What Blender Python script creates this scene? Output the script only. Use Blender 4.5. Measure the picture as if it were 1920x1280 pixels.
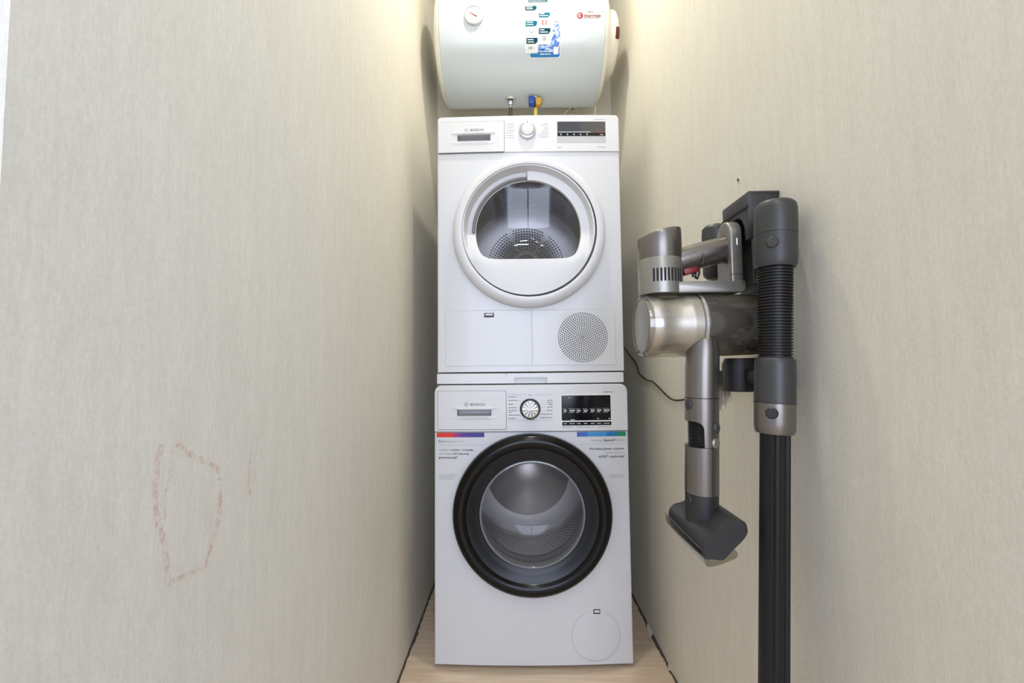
import bpy, bmesh, math, random
from mathutils import Vector, Matrix

for o in list(bpy.data.objects):
    bpy.data.objects.remove(o, do_unlink=True)
SC = bpy.context.scene
COL = SC.collection
PI = math.pi
RNG = random.Random(7)

# ------------------------------------------------------------------ camera
cam_d = bpy.data.cameras.new('camera')
cam = bpy.data.objects.new('camera', cam_d)
COL.objects.link(cam)
cam_d.sensor_width = 36.0
cam_d.lens = 799.82 / 1920 * 36.0
cam_d.clip_start = 0.02
_yaw, _pit, _rol = 0.0087, 0.0532, -0.0098
_f = Vector((-math.sin(_yaw) * math.cos(_pit), math.cos(_yaw) * math.cos(_pit), math.sin(_pit)))
_r0 = Vector((math.cos(_yaw), math.sin(_yaw), 0))
_u0 = _r0.cross(_f)
_r = math.cos(_rol) * _r0 + math.sin(_rol) * _u0
_u = -math.sin(_rol) * _r0 + math.cos(_rol) * _u0
_m = Matrix((_r, _u, -_f)).transposed().to_4x4()
_m.translation = Vector((-0.0448, -1.3313, 0.9127))
cam.matrix_world = _m
SC.camera = cam

# ------------------------------------------------------------------ world, daylight, exposure
W = bpy.data.worlds.new('sky')
SC.world = W
W.use_nodes = True
_bg = W.node_tree.nodes['Background']
_bg.inputs[0].default_value = (0.34, 0.52, 1.0, 1)
_bg.inputs[1].default_value = 2.9
SC.view_settings.view_transform = 'Standard'
SC.view_settings.look = 'None'
SC.view_settings.gamma = 1.0
SC.view_settings.exposure = 0.2
SC.view_settings.use_curve_mapping = False

def area(name, loc, aim, size, power, rgb, size_y=None, shape='RECTANGLE', spread=180):
    l = bpy.data.lights.new(name, 'AREA')
    l.shape = shape
    l.size = size
    if size_y: l.size_y = size_y
    l.energy = power
    l.color = rgb
    l.spread = math.radians(spread)
    o = bpy.data.objects.new(name, l)
    COL.objects.link(o)
    o.location = loc
    o.rotation_euler = (Vector(aim) - Vector(loc)).to_track_quat('-Z', 'Y').to_euler()
    return o

CEIL = 2.65
HALL_Y = -4.0
WIN = (-1.0, 1.2, 0.40, 2.3)          # the hall window: x0 x1 z0 z1
WIN2 = (-2.75, -1.65, 0.75, 2.25)        # unseen window added in the hall's east wall to light the left wall: y0 y1 z0 z1
HX0, HX1 = -1.5, 1.6
DAY = (0.97, 0.915, 0.87)
area('daylight', (0.1, HALL_Y - 0.35, 1.35), (0.1, 0, 1.25), 2.1, 58, DAY, 1.9)
WARM = (1.0, 0.955, 0.86)                # the niche lamp; the hall lamps are a cooler white
NEUTRAL = (0.90, 0.98, 1.0)
LAMPS = [(0.06, -0.24, 7.8), (0.03, -1.5, 3.3), (0.03, -2.1, 3.3), (0.03, -2.7, 3.3), (0.03, -3.3, 3.3)]   # ceiling lamps: x, y, watts

# ------------------------------------------------------------------ mesh helpers
class MB:
    def __init__(s):
        s.v = []; s.f = []; s.m = []
    def add(s, v, f, mi=0):
        b = len(s.v)
        s.v += [tuple(p) for p in v]
        s.f += [tuple(i + b for i in q) for q in f]
        s.m += [mi] * len(f)
        return s
    def bm(s, bm, mi=0):
        bm.verts.index_update()
        s.add([v.co[:] for v in bm.verts], [[v.index for v in f.verts] for f in bm.faces], mi)
        bm.free()
        return s
    def warp(s, fn, start=0):
        s.v[start:] = [tuple(fn(Vector(p))) for p in s.v[start:]]
        return s

def box(mb, x0, x1, y0, y1, z0, z1, bev=0.0, seg=2, mi=0):
    bm = bmesh.new()
    bmesh.ops.create_cube(bm, size=1)
    for v in bm.verts:
        v.co = Vector(((x0 + x1) / 2 + v.co.x * (x1 - x0), (y0 + y1) / 2 + v.co.y * (y1 - y0), (z0 + z1) / 2 + v.co.z * (z1 - z0)))
    if bev > 0:
        bmesh.ops.bevel(bm, geom=bm.edges[:], offset=bev, segments=seg, profile=0.5, affect='EDGES')
    return mb.bm(bm, mi)

def prism(mb, poly, y0, y1, bev=0.0, seg=2, axis='y', cuts=None, mi=0):
    """extrude a 2D outline; axis y: outline in x,z; axis x: outline in y,z; axis z: outline in x,y"""
    def P(a, b, h):
        return {'y': (a, h, b), 'x': (h, a, b), 'z': (a, b, h)}[axis]
    bm = bmesh.new()
    n = len(poly)
    A = [bm.verts.new(P(a, b, y0)) for a, b in poly]
    B = [bm.verts.new(P(a, b, y1)) for a, b in poly]
    bm.faces.new(A); bm.faces.new(B[::-1])
    for i in range(n):
        bm.faces.new((A[i], B[i], B[(i + 1) % n], A[(i + 1) % n]))
    bmesh.ops.recalc_face_normals(bm, faces=bm.faces[:])
    if bev > 0:
        rim = [e for e in bm.edges if all(abs(f.normal['xyz'.index(axis)]) > 0.9 for f in e.link_faces) is False
               and any(abs(f.normal['xyz'.index(axis)]) > 0.9 for f in e.link_faces)]
        bmesh.ops.bevel(bm, geom=rim, offset=bev, segments=seg, profile=0.5, affect='EDGES')
    for x in (cuts or []):
        bmesh.ops.bisect_plane(bm, geom=bm.verts[:] + bm.edges[:] + bm.faces[:], plane_co=(x, 0, 0), plane_no=(1, 0, 0))
    return mb.bm(bm, mi)

def rrect(x0, x1, z0, z1, r, n=6):
    """rounded rectangle outline, r = one radius or (bl, br, tr, tl)"""
    if not isinstance(r, (tuple, list)): r = (r,) * 4
    out = []
    for (cx, cz, q, k) in ((x0, z0, r[0], 2), (x1, z0, r[1], 3), (x1, z1, r[2], 0), (x0, z1, r[3], 1)):
        if q <= 0:
            out.append((cx, cz)); continue
        ox = cx + q if cx == x0 else cx - q
        oz = cz + q if cz == z0 else cz - q
        for i in range(n + 1):
            a = k * PI / 2 + i / n * PI / 2
            out.append((ox + q * math.cos(a), oz + q * math.sin(a)))
    return out

def lathe(mb, prof, c, axis='y', n=64, mi=0, a0=0.0, a1=2 * PI):
    """revolve (radius, height) points about an axis through c"""
    full = abs(a1 - a0 - 2 * PI) < 1e-6
    k = n if full else n + 1
    vs = []; fs = []; rows = []
    def P(r, h, a):
        u, w = r * math.cos(a), r * math.sin(a)
        p = {'y': (u, h, w), 'z': (u, w, h), 'x': (h, u, w)}[axis]
        return (c[0] + p[0], c[1] + p[1], c[2] + p[2])
    for r, h in prof:
        if r < 1e-7:
            rows.append([len(vs)]); vs.append(P(0, h, 0))
        else:
            rows.append(list(range(len(vs), len(vs) + k)))
            vs += [P(r, h, a0 + (a1 - a0) * i / n) for i in range(k)]
    for A, B in zip(rows, rows[1:]):
        for i in range(n):
            j = (i + 1) % k
            if len(A) == 1 and len(B) == 1: continue
            if len(A) == 1: fs.append((A[0], B[i], B[j]))
            elif len(B) == 1: fs.append((A[i], B[0], A[j]))
            else: fs.append((A[i], B[i], B[j], A[j]))
    return mb.add(vs, fs, mi)

def cyl(mb, r, h0, h1, c, axis='z', n=32, bev=0.0, mi=0):
    if bev > 0:
        p = [(0, h0), (r - bev, h0), (r - bev * 0.3, h0 + bev * 0.3), (r, h0 + bev), (r, h1 - bev), (r - bev * 0.3, h1 - bev * 0.3), (r - bev, h1), (0, h1)]
    else:
        p = [(0, h0), (r, h0), (r, h1), (0, h1)]
    return lathe(mb, p, c, axis, n, mi)

def smooth_path(pts, k=6):
    P = [Vector(p) for p in pts]
    out = []
    for i in range(len(P) - 1):
        a, b, c, d = P[max(i - 1, 0)], P[i], P[i + 1], P[min(i + 2, len(P) - 1)]
        for j in range(k):
            t = j / k
            out.append(0.5 * ((2 * b) + (c - a) * t + (2 * a - 5 * b + 4 * c - d) * t * t + (3 * b - a - 3 * c + d) * t ** 3))
    out.append(P[-1])
    return out

def tube(mb, pts, r, n=10, mi=0, cap=True):
    P = [Vector(p) for p in pts]
    R = r if isinstance(r, (list, tuple)) else [r] * len(P)
    t0 = (P[1] - P[0]).normalized()
    ref = Vector((0, 0, 1)) if abs(t0.z) < 0.9 else Vector((1, 0, 0))
    nrm = (ref - t0 * ref.dot(t0)).normalized()
    vs = []; fs = []
    for i, p in enumerate(P):
        t = (P[min(i + 1, len(P) - 1)] - P[max(i - 1, 0)]).normalized()
        nrm = (nrm - t * nrm.dot(t)).normalized()
        b = t.cross(nrm)
        for k in range(n):
            a = 2 * PI * k / n
            vs.append(p + R[i] * (math.cos(a) * nrm + math.sin(a) * b))
    for i in range(len(P) - 1):
        for k in range(n):
            q = (k + 1) % n
            fs.append((i * n + k, i * n + q, (i + 1) * n + q, (i + 1) * n + k))
    if cap:
        fs.append(tuple(range(n))[::-1]); fs.append(tuple((len(P) - 1) * n + k for k in range(n)))
    return mb.add(vs, fs, mi)

# --- flat print: 2D shapes in (a, b), later laid on a surface by a mapping
class Flat:
    def __init__(s): s.v = []; s.f = []; s.m = []
    def add(s, v, f, mi=0):
        b = len(s.v); s.v += v; s.f += [tuple(i + b for i in q) for q in f]; s.m += [mi] * len(f); return s
    def poly(s, pts, mi=0): return s.add(list(pts), [tuple(range(len(pts)))], mi)
    def rect(s, a0, a1, b0, b1, mi=0, nb=1):
        v = []; f = []; na = max(1, int(abs(a1 - a0) / 0.012)); k = na + 1
        for i in range(nb + 1):
            v += [(a0 + (a1 - a0) * j / na, b0 + (b1 - b0) * i / nb) for j in range(k)]
        for i in range(nb):
            for j in range(na): f.append((i * k + j, i * k + j + 1, (i + 1) * k + j + 1, (i + 1) * k + j))
        return s.add(v, f, mi)
    def disc(s, ca, cb, r, n=24, mi=0): return s.poly([(ca + r * math.cos(2 * PI * i / n), cb + r * math.sin(2 * PI * i / n)) for i in range(n)], mi)
    def ring(s, ca, cb, r0, r1, n=32, mi=0, a0=0, a1=2 * PI):
        v = []; f = []
        for i in range(n + 1):
            a = a0 + (a1 - a0) * i / n
            v += [(ca + r0 * math.cos(a), cb + r0 * math.sin(a)), (ca + r1 * math.cos(a), cb + r1 * math.sin(a))]
        for i in range(n): f.append((2 * i, 2 * i + 1, 2 * i + 3, 2 * i + 2))
        return s.add(v, f, mi)
    def line(s, pts, w, mi=0):
        for (a, b), (c, d) in zip(pts, pts[1:]):
            L = math.hypot(c - a, d - b) or 1
            nx, ny = -(d - b) / L * w / 2, (c - a) / L * w / 2
            s.poly([(a - nx, b - ny), (c - nx, d - ny), (c + nx, d + ny), (a + nx, b + ny)], mi)
        return s
    def text(s, txt, a, b, size, align='LEFT', bold=0.0, width=None, mi=0, shear=0.0):
        if bold > 0:           # heavier strokes: the same letters laid down twice more, a hair apart
            for k in (-1, 1): s.text(txt, a + k * bold * size * 0.9, b, size, align, 0.0, width, mi, shear)
        v, f = glyphs(txt, 0.0, shear)
        if not v: return s
        xs = [p[0] for p in v]; w0, w1 = min(xs), max(xs)
        sx = size if width is None else width / (w1 - w0)
        off = {'LEFT': -w0 * sx, 'RIGHT': -w1 * sx, 'CENTER': -(w0 + w1) / 2 * sx}[align]
        return s.add([(a + off + p[0] * sx, b + p[1] * size) for p in v], f, mi)
    def dashes(s, a, b, length, h, seed, mi=0, align='LEFT'):
        """a line of print too small to read: word-long dashes"""
        r = random.Random(seed); x = 0.0; segs = []
        while x < length:
            w = min(r.uniform(2.2, 6.0) * h, length - x); segs.append((x, x + w)); x += w + 0.7 * h
        o = a if align == 'LEFT' else a - length
        for p, q in segs: s.rect(o + p, o + q, b, b + h, mi)
        return s

_gl = {}
def glyphs(txt, bold, shear):
    k = (txt, bold, shear)
    if k not in _gl:
        c = bpy.data.curves.new('print', 'FONT'); c.body = txt; c.size = 1.0; c.offset = bold; c.shear = shear; c.resolution_u = 3
        o = bpy.data.objects.new('print', c); COL.objects.link(o)
        bpy.context.view_layer.update()
        me = bpy.data.meshes.new_from_object(o.evaluated_get(bpy.context.evaluated_depsgraph_get()))
        _gl[k] = ([(v.co.x, v.co.y) for v in me.vertices], [tuple(p.vertices) for p in me.polygons])
        bpy.data.objects.remove(o, do_unlink=True); bpy.data.curves.remove(c); bpy.data.meshes.remove(me)
    return _gl[k]

def lay(flat, fn):
    mb = MB(); mb.v = [tuple(fn(a, b)) for a, b in flat.v]; mb.f = list(flat.f); mb.m = list(flat.m)
    return mb

# print and painted glints whose marks are too small to pick apart singly
FINE_PRINT = {'fine_lettering', 'programme_print', 'programme_lines', 'key_print', 'series_print', 'footnote_print', 'tube_print', 'tab_lettering',
              'icon_print', 'white_print', 'dial_print', 'splash_print', 'warning_print', 'dial_glints'}
def obj(name, mb, mats, parent=None, label=None, kind=None, sharp=35, normals=True, flat=False):
    if not isinstance(mats, (list, tuple)): mats = [mats]
    me = bpy.data.meshes.new(name)
    off = Vector((0, 0, 0))
    p = parent
    while p is not None:
        off += p.location; p = p.parent
    me.from_pydata([tuple(Vector(v) - off) for v in mb.v], [], mb.f)
    for m in mats: me.materials.append(m)
    me.polygons.foreach_set('material_index', mb.m)
    if normals:
        bm = bmesh.new(); bm.from_mesh(me); bmesh.ops.recalc_face_normals(bm, faces=bm.faces[:]); bm.to_mesh(me); bm.free()
    if not flat:
        me.polygons.foreach_set('use_smooth', [True] * len(me.polygons))
        me.set_sharp_from_angle(angle=math.radians(sharp))
    me.update()
    o = bpy.data.objects.new(name, me); COL.objects.link(o)
    if parent: o.parent = parent
    if label: o['label'] = label
    if kind or name in FINE_PRINT: o['kind'] = kind or 'stuff'
    return o

def struct(name, mb, mats, **k):
    o = obj(name, mb, mats, **k); o['kind'] = 'structure'; return o

def thing(name, label, cat, loc=(0, 0, 0), group=None):
    o = bpy.data.objects.new(name, None); COL.objects.link(o)
    o.location = loc; o.empty_display_size = 0.05
    o['label'] = label; o['category'] = cat
    if group: o['group'] = group
    return o

def tag(o, label, cat, group=None):
    o['label'] = label; o['category'] = cat
    if group: o['group'] = group
    return o

def cut(o, *cutters):
    """boolean-cut a mesh object by closed meshes"""
    for mb in cutters:
        me = bpy.data.meshes.new('cutter'); off = Vector((0, 0, 0)); p = o.parent
        while p is not None: off += p.location; p = p.parent
        me.from_pydata([tuple(Vector(v) - off) for v in mb.v], [], mb.f)
        bm = bmesh.new(); bm.from_mesh(me); bmesh.ops.recalc_face_normals(bm, faces=bm.faces[:]); bm.to_mesh(me); bm.free()
        c = bpy.data.objects.new('cutter', me); COL.objects.link(c)
        c.location = off
        m = o.modifiers.new('cut', 'BOOLEAN'); m.operation = 'DIFFERENCE'; m.solver = 'EXACT'; m.object = c
        bpy.context.view_layer.update()
        new = bpy.data.meshes.new_from_object(o.evaluated_get(bpy.context.evaluated_depsgraph_get()))
        o.modifiers.remove(m); old = o.data; o.data = new; bpy.data.meshes.remove(old)
        bpy.data.objects.remove(c, do_unlink=True); bpy.data.meshes.remove(me)
    o.data.polygons.foreach_set('use_smooth', [True] * len(o.data.polygons))
    o.data.set_sharp_from_angle(angle=math.radians(35))
    wn = o.modifiers.new('weighted_normal', 'WEIGHTED_NORMAL'); wn.keep_sharp = True
    return o

# ------------------------------------------------------------------ materials
def lin(c):
    return tuple((x / 255 / 12.92) if x / 255 <= 0.04045 else ((x / 255 + 0.055) / 1.055) ** 2.4 for x in c) + (1,)

def mat(name, rgb, rough=0.4, metal=0.0, vary=0.03, scale=30, bump=0.0, bscale=200, coat=0.0, spec=0.5, emit=None, strength=0):
    m = bpy.data.materials.new(name); m.use_nodes = True
    nt = m.node_tree; N = nt.nodes; L = nt.links
    b = N['Principled BSDF']
    b.inputs['Roughness'].default_value = rough; b.inputs['Metallic'].default_value = metal
    b.inputs['Coat Weight'].default_value = coat; b.inputs['Specular IOR Level'].default_value = spec
    b.inputs['Coat Roughness'].default_value = 0.05
    tc = N.new('ShaderNodeTexCoord')
    nz = N.new('ShaderNodeTexNoise'); nz.inputs['Scale'].default_value = scale; nz.inputs['Detail'].default_value = 3
    L.new(tc.outputs['Object'], nz.inputs['Vector'])
    mx = N.new('ShaderNodeMix'); mx.data_type = 'RGBA'
    c = lin(rgb)
    mx.inputs[6].default_value = tuple(x * (1 - vary) for x in c[:3]) + (1,)
    mx.inputs[7].default_value = tuple(min(1, x * (1 + vary)) for x in c[:3]) + (1,)
    L.new(nz.outputs['Fac'], mx.inputs[0]); L.new(mx.outputs[2], b.inputs['Base Color'])
    if bump > 0:
        n2 = N.new('ShaderNodeTexNoise'); n2.inputs['Scale'].default_value = bscale; n2.inputs['Detail'].default_value = 2
        L.new(tc.outputs['Object'], n2.inputs['Vector'])
        bp = N.new('ShaderNodeBump'); bp.inputs['Strength'].default_value = bump; bp.inputs['Distance'].default_value = 0.001
        L.new(n2.outputs['Fac'], bp.inputs['Height']); L.new(bp.outputs[0], b.inputs['Normal'])
    if emit:
        b.inputs['Emission Color'].default_value = lin(emit); b.inputs['Emission Strength'].default_value = strength
    return m

def glass(name, tint=(255, 255, 255), refl=0.06, edge=0.6, rough=0.02, power=4.0, haze=0.0, hcol=(200, 200, 200)):
    """thin clear sheet: see-through, with mirror reflection that grows towards grazing"""
    m = bpy.data.materials.new(name); m.use_nodes = True
    nt = m.node_tree; N = nt.nodes; L = nt.links
    N.remove(N['Principled BSDF']); out = N['Material Output']
    t = N.new('ShaderNodeBsdfTransparent'); t.inputs[0].default_value = lin(tint)
    g = N.new('ShaderNodeBsdfGlossy'); g.inputs['Roughness'].default_value = rough
    lw = N.new('ShaderNodeLayerWeight'); lw.inputs[0].default_value = 0.5
    p = N.new('ShaderNodeMath'); p.operation = 'POWER'; p.inputs[1].default_value = power
    r = N.new('ShaderNodeMapRange'); r.inputs[3].default_value = refl; r.inputs[4].default_value = edge
    L.new(lw.outputs['Facing'], p.inputs[0]); L.new(p.outputs[0], r.inputs[0])
    mx = N.new('ShaderNodeMixShader')
    d = N.new('ShaderNodeBsdfDiffuse'); d.inputs[0].default_value = lin(hcol)
    hz = N.new('ShaderNodeMixShader'); hz.inputs[0].default_value = haze
    L.new(t.outputs[0], hz.inputs[1]); L.new(d.outputs[0], hz.inputs[2])
    L.new(r.outputs[0], mx.inputs[0]); L.new(hz.outputs[0], mx.inputs[1]); L.new(g.outputs[0], mx.inputs[2])
    L.new(mx.outputs[0], out.inputs[0])
    return m

def wallpaper(name, base, dark, axis='y'):
    m = bpy.data.materials.new(name); m.use_nodes = True
    nt = m.node_tree; N = nt.nodes; L = nt.links
    b = N['Principled BSDF']; b.inputs['Roughness'].default_value = 0.62; b.inputs['Specular IOR Level'].default_value = 0.3
    tc = N.new('ShaderNodeTexCoord')
    def nz(scale, detail, rough=0.6):
        mp = N.new('ShaderNodeMapping'); mp.inputs['Scale'].default_value = scale
        n = N.new('ShaderNodeTexNoise'); n.inputs['Scale'].default_value = 1; n.inputs['Detail'].default_value = detail; n.inputs['Roughness'].default_value = rough
        L.new(tc.outputs['Object'], mp.inputs[0]); L.new(mp.outputs[0], n.inputs['Vector']); return n
    a = nz((330, 330, 70), 3); s = nz((70, 70, 9), 5, 0.7); w = nz((3, 3, 2), 2); g = nz((300, 300, 260), 3)
    def math_(op, x, y):
        q = N.new('ShaderNodeMath'); q.operation = op
        for i, z in enumerate((x, y)):
            if isinstance(z, (int, float)): q.inputs[i].default_value = z
            else: L.new(z, q.inputs[i])
        return q.outputs[0]
    h = math_('ADD', math_('MULTIPLY', a.outputs['Fac'], 0.35), math_('ADD', math_('MULTIPLY', s.outputs['Fac'], 0.35), math_('MULTIPLY', g.outputs['Fac'], 0.3)))
    r = N.new('ShaderNodeMapRange'); r.inputs[1].default_value = 0.36; r.inputs[2].default_value = 0.62
    L.new(h, r.inputs[0])
    mx = N.new('ShaderNodeMix'); mx.data_type = 'RGBA'; mx.inputs[6].default_value = lin(dark); mx.inputs[7].default_value = lin(base)
    L.new(r.outputs[0], mx.inputs[0])
    m2 = N.new('ShaderNodeMix'); m2.data_type = 'RGBA'; m2.blend_type = 'MULTIPLY'; m2.inputs[0].default_value = 0.1
    L.new(mx.outputs[2], m2.inputs[6]); L.new(w.outputs['Fac'], m2.inputs[7]); L.new(m2.outputs[2], b.inputs['Base Color'])
    bp = N.new('ShaderNodeBump'); bp.inputs['Strength'].default_value = 0.35; bp.inputs['Distance'].default_value = 0.0012
    L.new(h, bp.inputs['Height']); L.new(bp.outputs[0], b.inputs['Normal'])
    return m

def laminate(name):
    m = bpy.data.materials.new(name); m.use_nodes = True
    nt = m.node_tree; N = nt.nodes; L = nt.links
    b = N['Principled BSDF']; b.inputs['Roughness'].default_value = 0.42
    tc = N.new('ShaderNodeTexCoord')
    mp = N.new('ShaderNodeMapping'); mp.inputs['Scale'].default_value = (5, 75, 1)
    n = N.new('ShaderNodeTexNoise'); n.inputs['Scale'].default_value = 1; n.inputs['Detail'].default_value = 6; n.inputs['Distortion'].default_value = 0.4
    cr = N.new('ShaderNodeValToRGB')
    cr.color_ramp.elements[0].position = 0.3; cr.color_ramp.elements[0].color = lin((208, 184, 156))
    cr.color_ramp.elements[1].position = 0.7; cr.color_ramp.elements[1].color = lin((232, 210, 184))
    L.new(tc.outputs['Object'], mp.inputs[0]); L.new(mp.outputs[0], n.inputs['Vector']); L.new(n.outputs['Fac'], cr.inputs[0]); L.new(cr.outputs[0], b.inputs['Base Color'])
    return m

def crayon(name, rgb):
    """faint broken crayon line: mostly the paper shows through"""
    m = bpy.data.materials.new(name); m.use_nodes = True
    nt = m.node_tree; N = nt.nodes; L = nt.links
    b = N['Principled BSDF']; b.inputs['Base Color'].default_value = lin(rgb); b.inputs['Roughness'].default_value = 0.8
    tc = N.new('ShaderNodeTexCoord'); n = N.new('ShaderNodeTexNoise'); n.inputs['Scale'].default_value = 160; n.inputs['Detail'].default_value = 4
    r = N.new('ShaderNodeMapRange'); r.inputs[1].default_value = 0.40; r.inputs[2].default_value = 0.75; r.inputs[3].default_value = 0.0; r.inputs[4].default_value = 0.36
    L.new(tc.outputs['Object'], n.inputs['Vector']); L.new(n.outputs['Fac'], r.inputs[0]); L.new(r.outputs[0], b.inputs['Alpha'])
    return m

def braid(name):
    m = mat(name, (104, 98, 86), 0.4, 0.9)
    N = m.node_tree.nodes; L = m.node_tree.links
    w = N.new('ShaderNodeTexVoronoi'); w.inputs['Scale'].default_value = 350
    tc = N.new('ShaderNodeTexCoord'); L.new(tc.outputs['Object'], w.inputs['Vector'])
    bp = N.new('ShaderNodeBump'); bp.inputs['Strength'].default_value = 0.6; bp.inputs['Distance'].default_value = 0.001
    L.new(w.outputs['Distance'], bp.inputs['Height']); L.new(bp.outputs[0], N['Principled BSDF'].inputs['Normal'])
    return m

def waves(name):
    """printed water splash of the heater's sticker"""
    m = mat(name, (90, 140, 210), 0.3)
    N = m.node_tree.nodes; L = m.node_tree.links; b = N['Principled BSDF']
    tc = N.new('ShaderNodeTexCoord')
    w = N.new('ShaderNodeTexNoise'); w.inputs['Scale'].default_value = 22; w.inputs['Detail'].default_value = 4; w.inputs['Distortion'].default_value = 2.5
    cr = N.new('ShaderNodeValToRGB'); e = cr.color_ramp.elements
    e[0].position = 0.34; e[0].color = lin((18, 70, 160)); e[1].position = 0.62; e[1].color = lin((214, 228, 246))
    q = e.new(0.46); q.color = lin((84, 136, 208))
    L.new(tc.outputs['Object'], w.inputs['Vector']); L.new(w.outputs['Fac'], cr.inputs[0]); L.new(cr.outputs[0], b.inputs['Base Color'])
    return m

def dusty(name):
    """smoked clear bin of the vacuum with grey dust clinging inside"""
    m = bpy.data.materials.new(name); m.use_nodes = True
    nt = m.node_tree; N = nt.nodes; L = nt.links
    b = N['Principled BSDF']; b.inputs['Roughness'].default_value = 0.5
    tc = N.new('ShaderNodeTexCoord'); n = N.new('ShaderNodeTexNoise'); n.inputs['Scale'].default_value = 90; n.inputs['Detail'].default_value = 8; n.inputs['Roughness'].default_value = 0.7
    cr = N.new('ShaderNodeValToRGB'); e = cr.color_ramp.elements
    e[0].position = 0.42; e[0].color = lin((104, 99, 92)); e[1].position = 0.64; e[1].color = lin((206, 200, 188))
    L.new(tc.outputs['Object'], n.inputs['Vector']); L.new(n.outputs['Fac'], cr.inputs[0]); L.new(cr.outputs[0], b.inputs['Base Color'])
    return m

M_WALL = wallpaper('beige_wallpaper', (241, 236, 220), (225, 219, 202))
M_HALL = mat('hall_paint', (226, 226, 226), 0.7, bump=0.1)
M_CEIL = mat('white_ceiling', (236, 235, 230), 0.8)
M_FLOOR = laminate('light_laminate')
M_GAP = mat('dark_gap', (86, 77, 68), 0.9, vary=0.3, scale=60)
M_TORN = mat('torn_paper', (226, 220, 205), 0.8)
M_WHITE = mat('white_enamel', (216, 217, 220), 0.28, coat=0.2, vary=0.008)
M_WPLAST = mat('white_plastic', (219, 219, 221), 0.33, vary=0.008)
M_SEAM = mat('grey_seam', (120, 120, 122), 0.6)
M_HAIR = mat('faint_seam', (200, 200, 202), 0.6)
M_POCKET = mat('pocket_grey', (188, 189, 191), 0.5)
M_BLACK = mat('gloss_black', (9, 8, 8), 0.2, coat=0.0, spec=0.28)
M_BEZEL = mat('smoked_bezel', (25, 28, 33), 0.28, coat=0.0, spec=0.35)
M_DISP = mat('display_glass', (10, 10, 13), 0.12, coat=0.0, spec=0.4)
M_DISPG = mat('grey_display_glass', (60, 61, 62), 0.08, coat=1.0)
M_CHROME = mat('chrome', (214, 216, 220), 0.14, 1.0)
M_SATIN = mat('satin_silver', (206, 206, 208), 0.28, 1.0)
M_STEEL = mat('drum_steel', (216, 212, 209), 0.38, 0.75, bump=0.05)
M_HOLE = mat('drum_hole', (16, 16, 18), 0.7)
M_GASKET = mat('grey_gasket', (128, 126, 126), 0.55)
M_INK = mat('black_print', (24, 24, 26), 0.5)
M_INKG = mat('grey_print', (96, 97, 100), 0.5)
M_INKL = mat('light_grey_print', (158, 160, 163), 0.5)
M_INKW = mat('white_print', (225, 228, 230), 0.5)
M_RED = mat('red_print', (224, 52, 40), 0.4)
M_MAG = mat('magenta_print', (160, 48, 132), 0.4)
M_VIO = mat('violet_print', (98, 50, 146), 0.4)
M_IND = mat('indigo_print', (62, 56, 140), 0.4)
M_BLU1 = mat('blue_print', (62, 104, 192), 0.4)
M_BLU2 = mat('sky_blue_print', (60, 148, 204), 0.4)
M_BLU3 = mat('deep_blue_print', (28, 120, 184), 0.4)
M_GRN = mat('green_print', (20, 142, 104), 0.4)
M_NAVY = mat('navy_print', (36, 50, 120), 0.4)
M_TEAL = mat('teal_print', (16, 104, 130), 0.8, spec=0.1)
M_TEALD = mat('dark_teal_print', (12, 72, 88), 0.8, spec=0.1)
M_STKW = mat('sticker_white', (238, 238, 236), 0.5, spec=0.3)
M_STKG = mat('sticker_grey', (188, 190, 190), 0.4)
M_WAVE = waves('sticker_waves')
M_BADGE = mat('badge_red', (150, 24, 30), 0.3)
M_HEAT = mat('heater_enamel', (200, 208, 210), 0.25, coat=0.15, vary=0.006)
M_HCAP = mat('heater_cap_plastic', (226, 226, 214), 0.4)
M_HBOX = mat('heater_cover_plastic', (230, 222, 208), 0.42)
M_MAROON = mat('maroon_switch', (84, 22, 20), 0.25)
M_BRASS = mat('brass', (202, 160, 82), 0.3, 1.0)
M_BLUEH = mat('blue_handle', (34, 74, 168), 0.4)
M_YELLOW = mat('yellow_hose', (226, 206, 110), 0.5)
M_BRAID = braid('steel_braid')
M_CORD = mat('cream_cord', (226, 214, 188), 0.5)
M_CABLEG = mat('grey_cable', (88, 82, 68), 0.5)
M_CABLEB = mat('black_cable', (24, 21, 20), 0.5)
M_GUN = mat('gunmetal_plastic', (128, 122, 116), 0.3, 0.85, vary=0.02)
M_GUNL = mat('pale_gunmetal', (152, 148, 140), 0.34, 0.65, vary=0.02)
M_GUND = mat('dark_gunmetal', (100, 96, 92), 0.32, 0.75, vary=0.02)
M_CHAR = mat('charcoal_plastic', (57, 56, 56), 0.42, bump=0.04)
M_CHARD = mat('dark_charcoal_plastic', (40, 39, 40), 0.45, bump=0.04)
M_CHARM = mat('soft_charcoal_metallic', (68, 67, 66), 0.40, 0.35)
M_RUBBER = mat('black_rubber_hose', (24, 24, 24), 0.42)
M_POLE = mat('black_tube', (26, 25, 25), 0.5, spec=0.3)
M_CUPM = mat('brushed_filter_shell', (210, 206, 201), 0.40, 0.85)
M_SMOKE = glass('smoked_bin', (170, 165, 158), 0.08, 0.4, 0.12, 4.0, 0.28, (124, 118, 110))
M_DUST = dusty('bin_dust')
M_TRIG = mat('red_trigger', (128, 30, 32), 0.35)
M_LED = mat('white_led', (250, 250, 255), 0.3, emit=(240, 244, 255), strength=1.2)
M_CLEAR = glass('clear_plastic', (238, 236, 230), 0.10, 0.7, 0.05, 3.0)
M_BRIST = mat('clear_bristles', (206, 196, 176), 0.35)
M_DGLASS = glass('dryer_door_glass', (230, 231, 233), 0.055, 0.5, 0.01, 4.0)
M_WGLASS = glass('washer_door_glass', (238, 237, 237), 0.028, 0.45, 0.015, 4.0, 0.06, (200, 202, 208))
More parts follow.
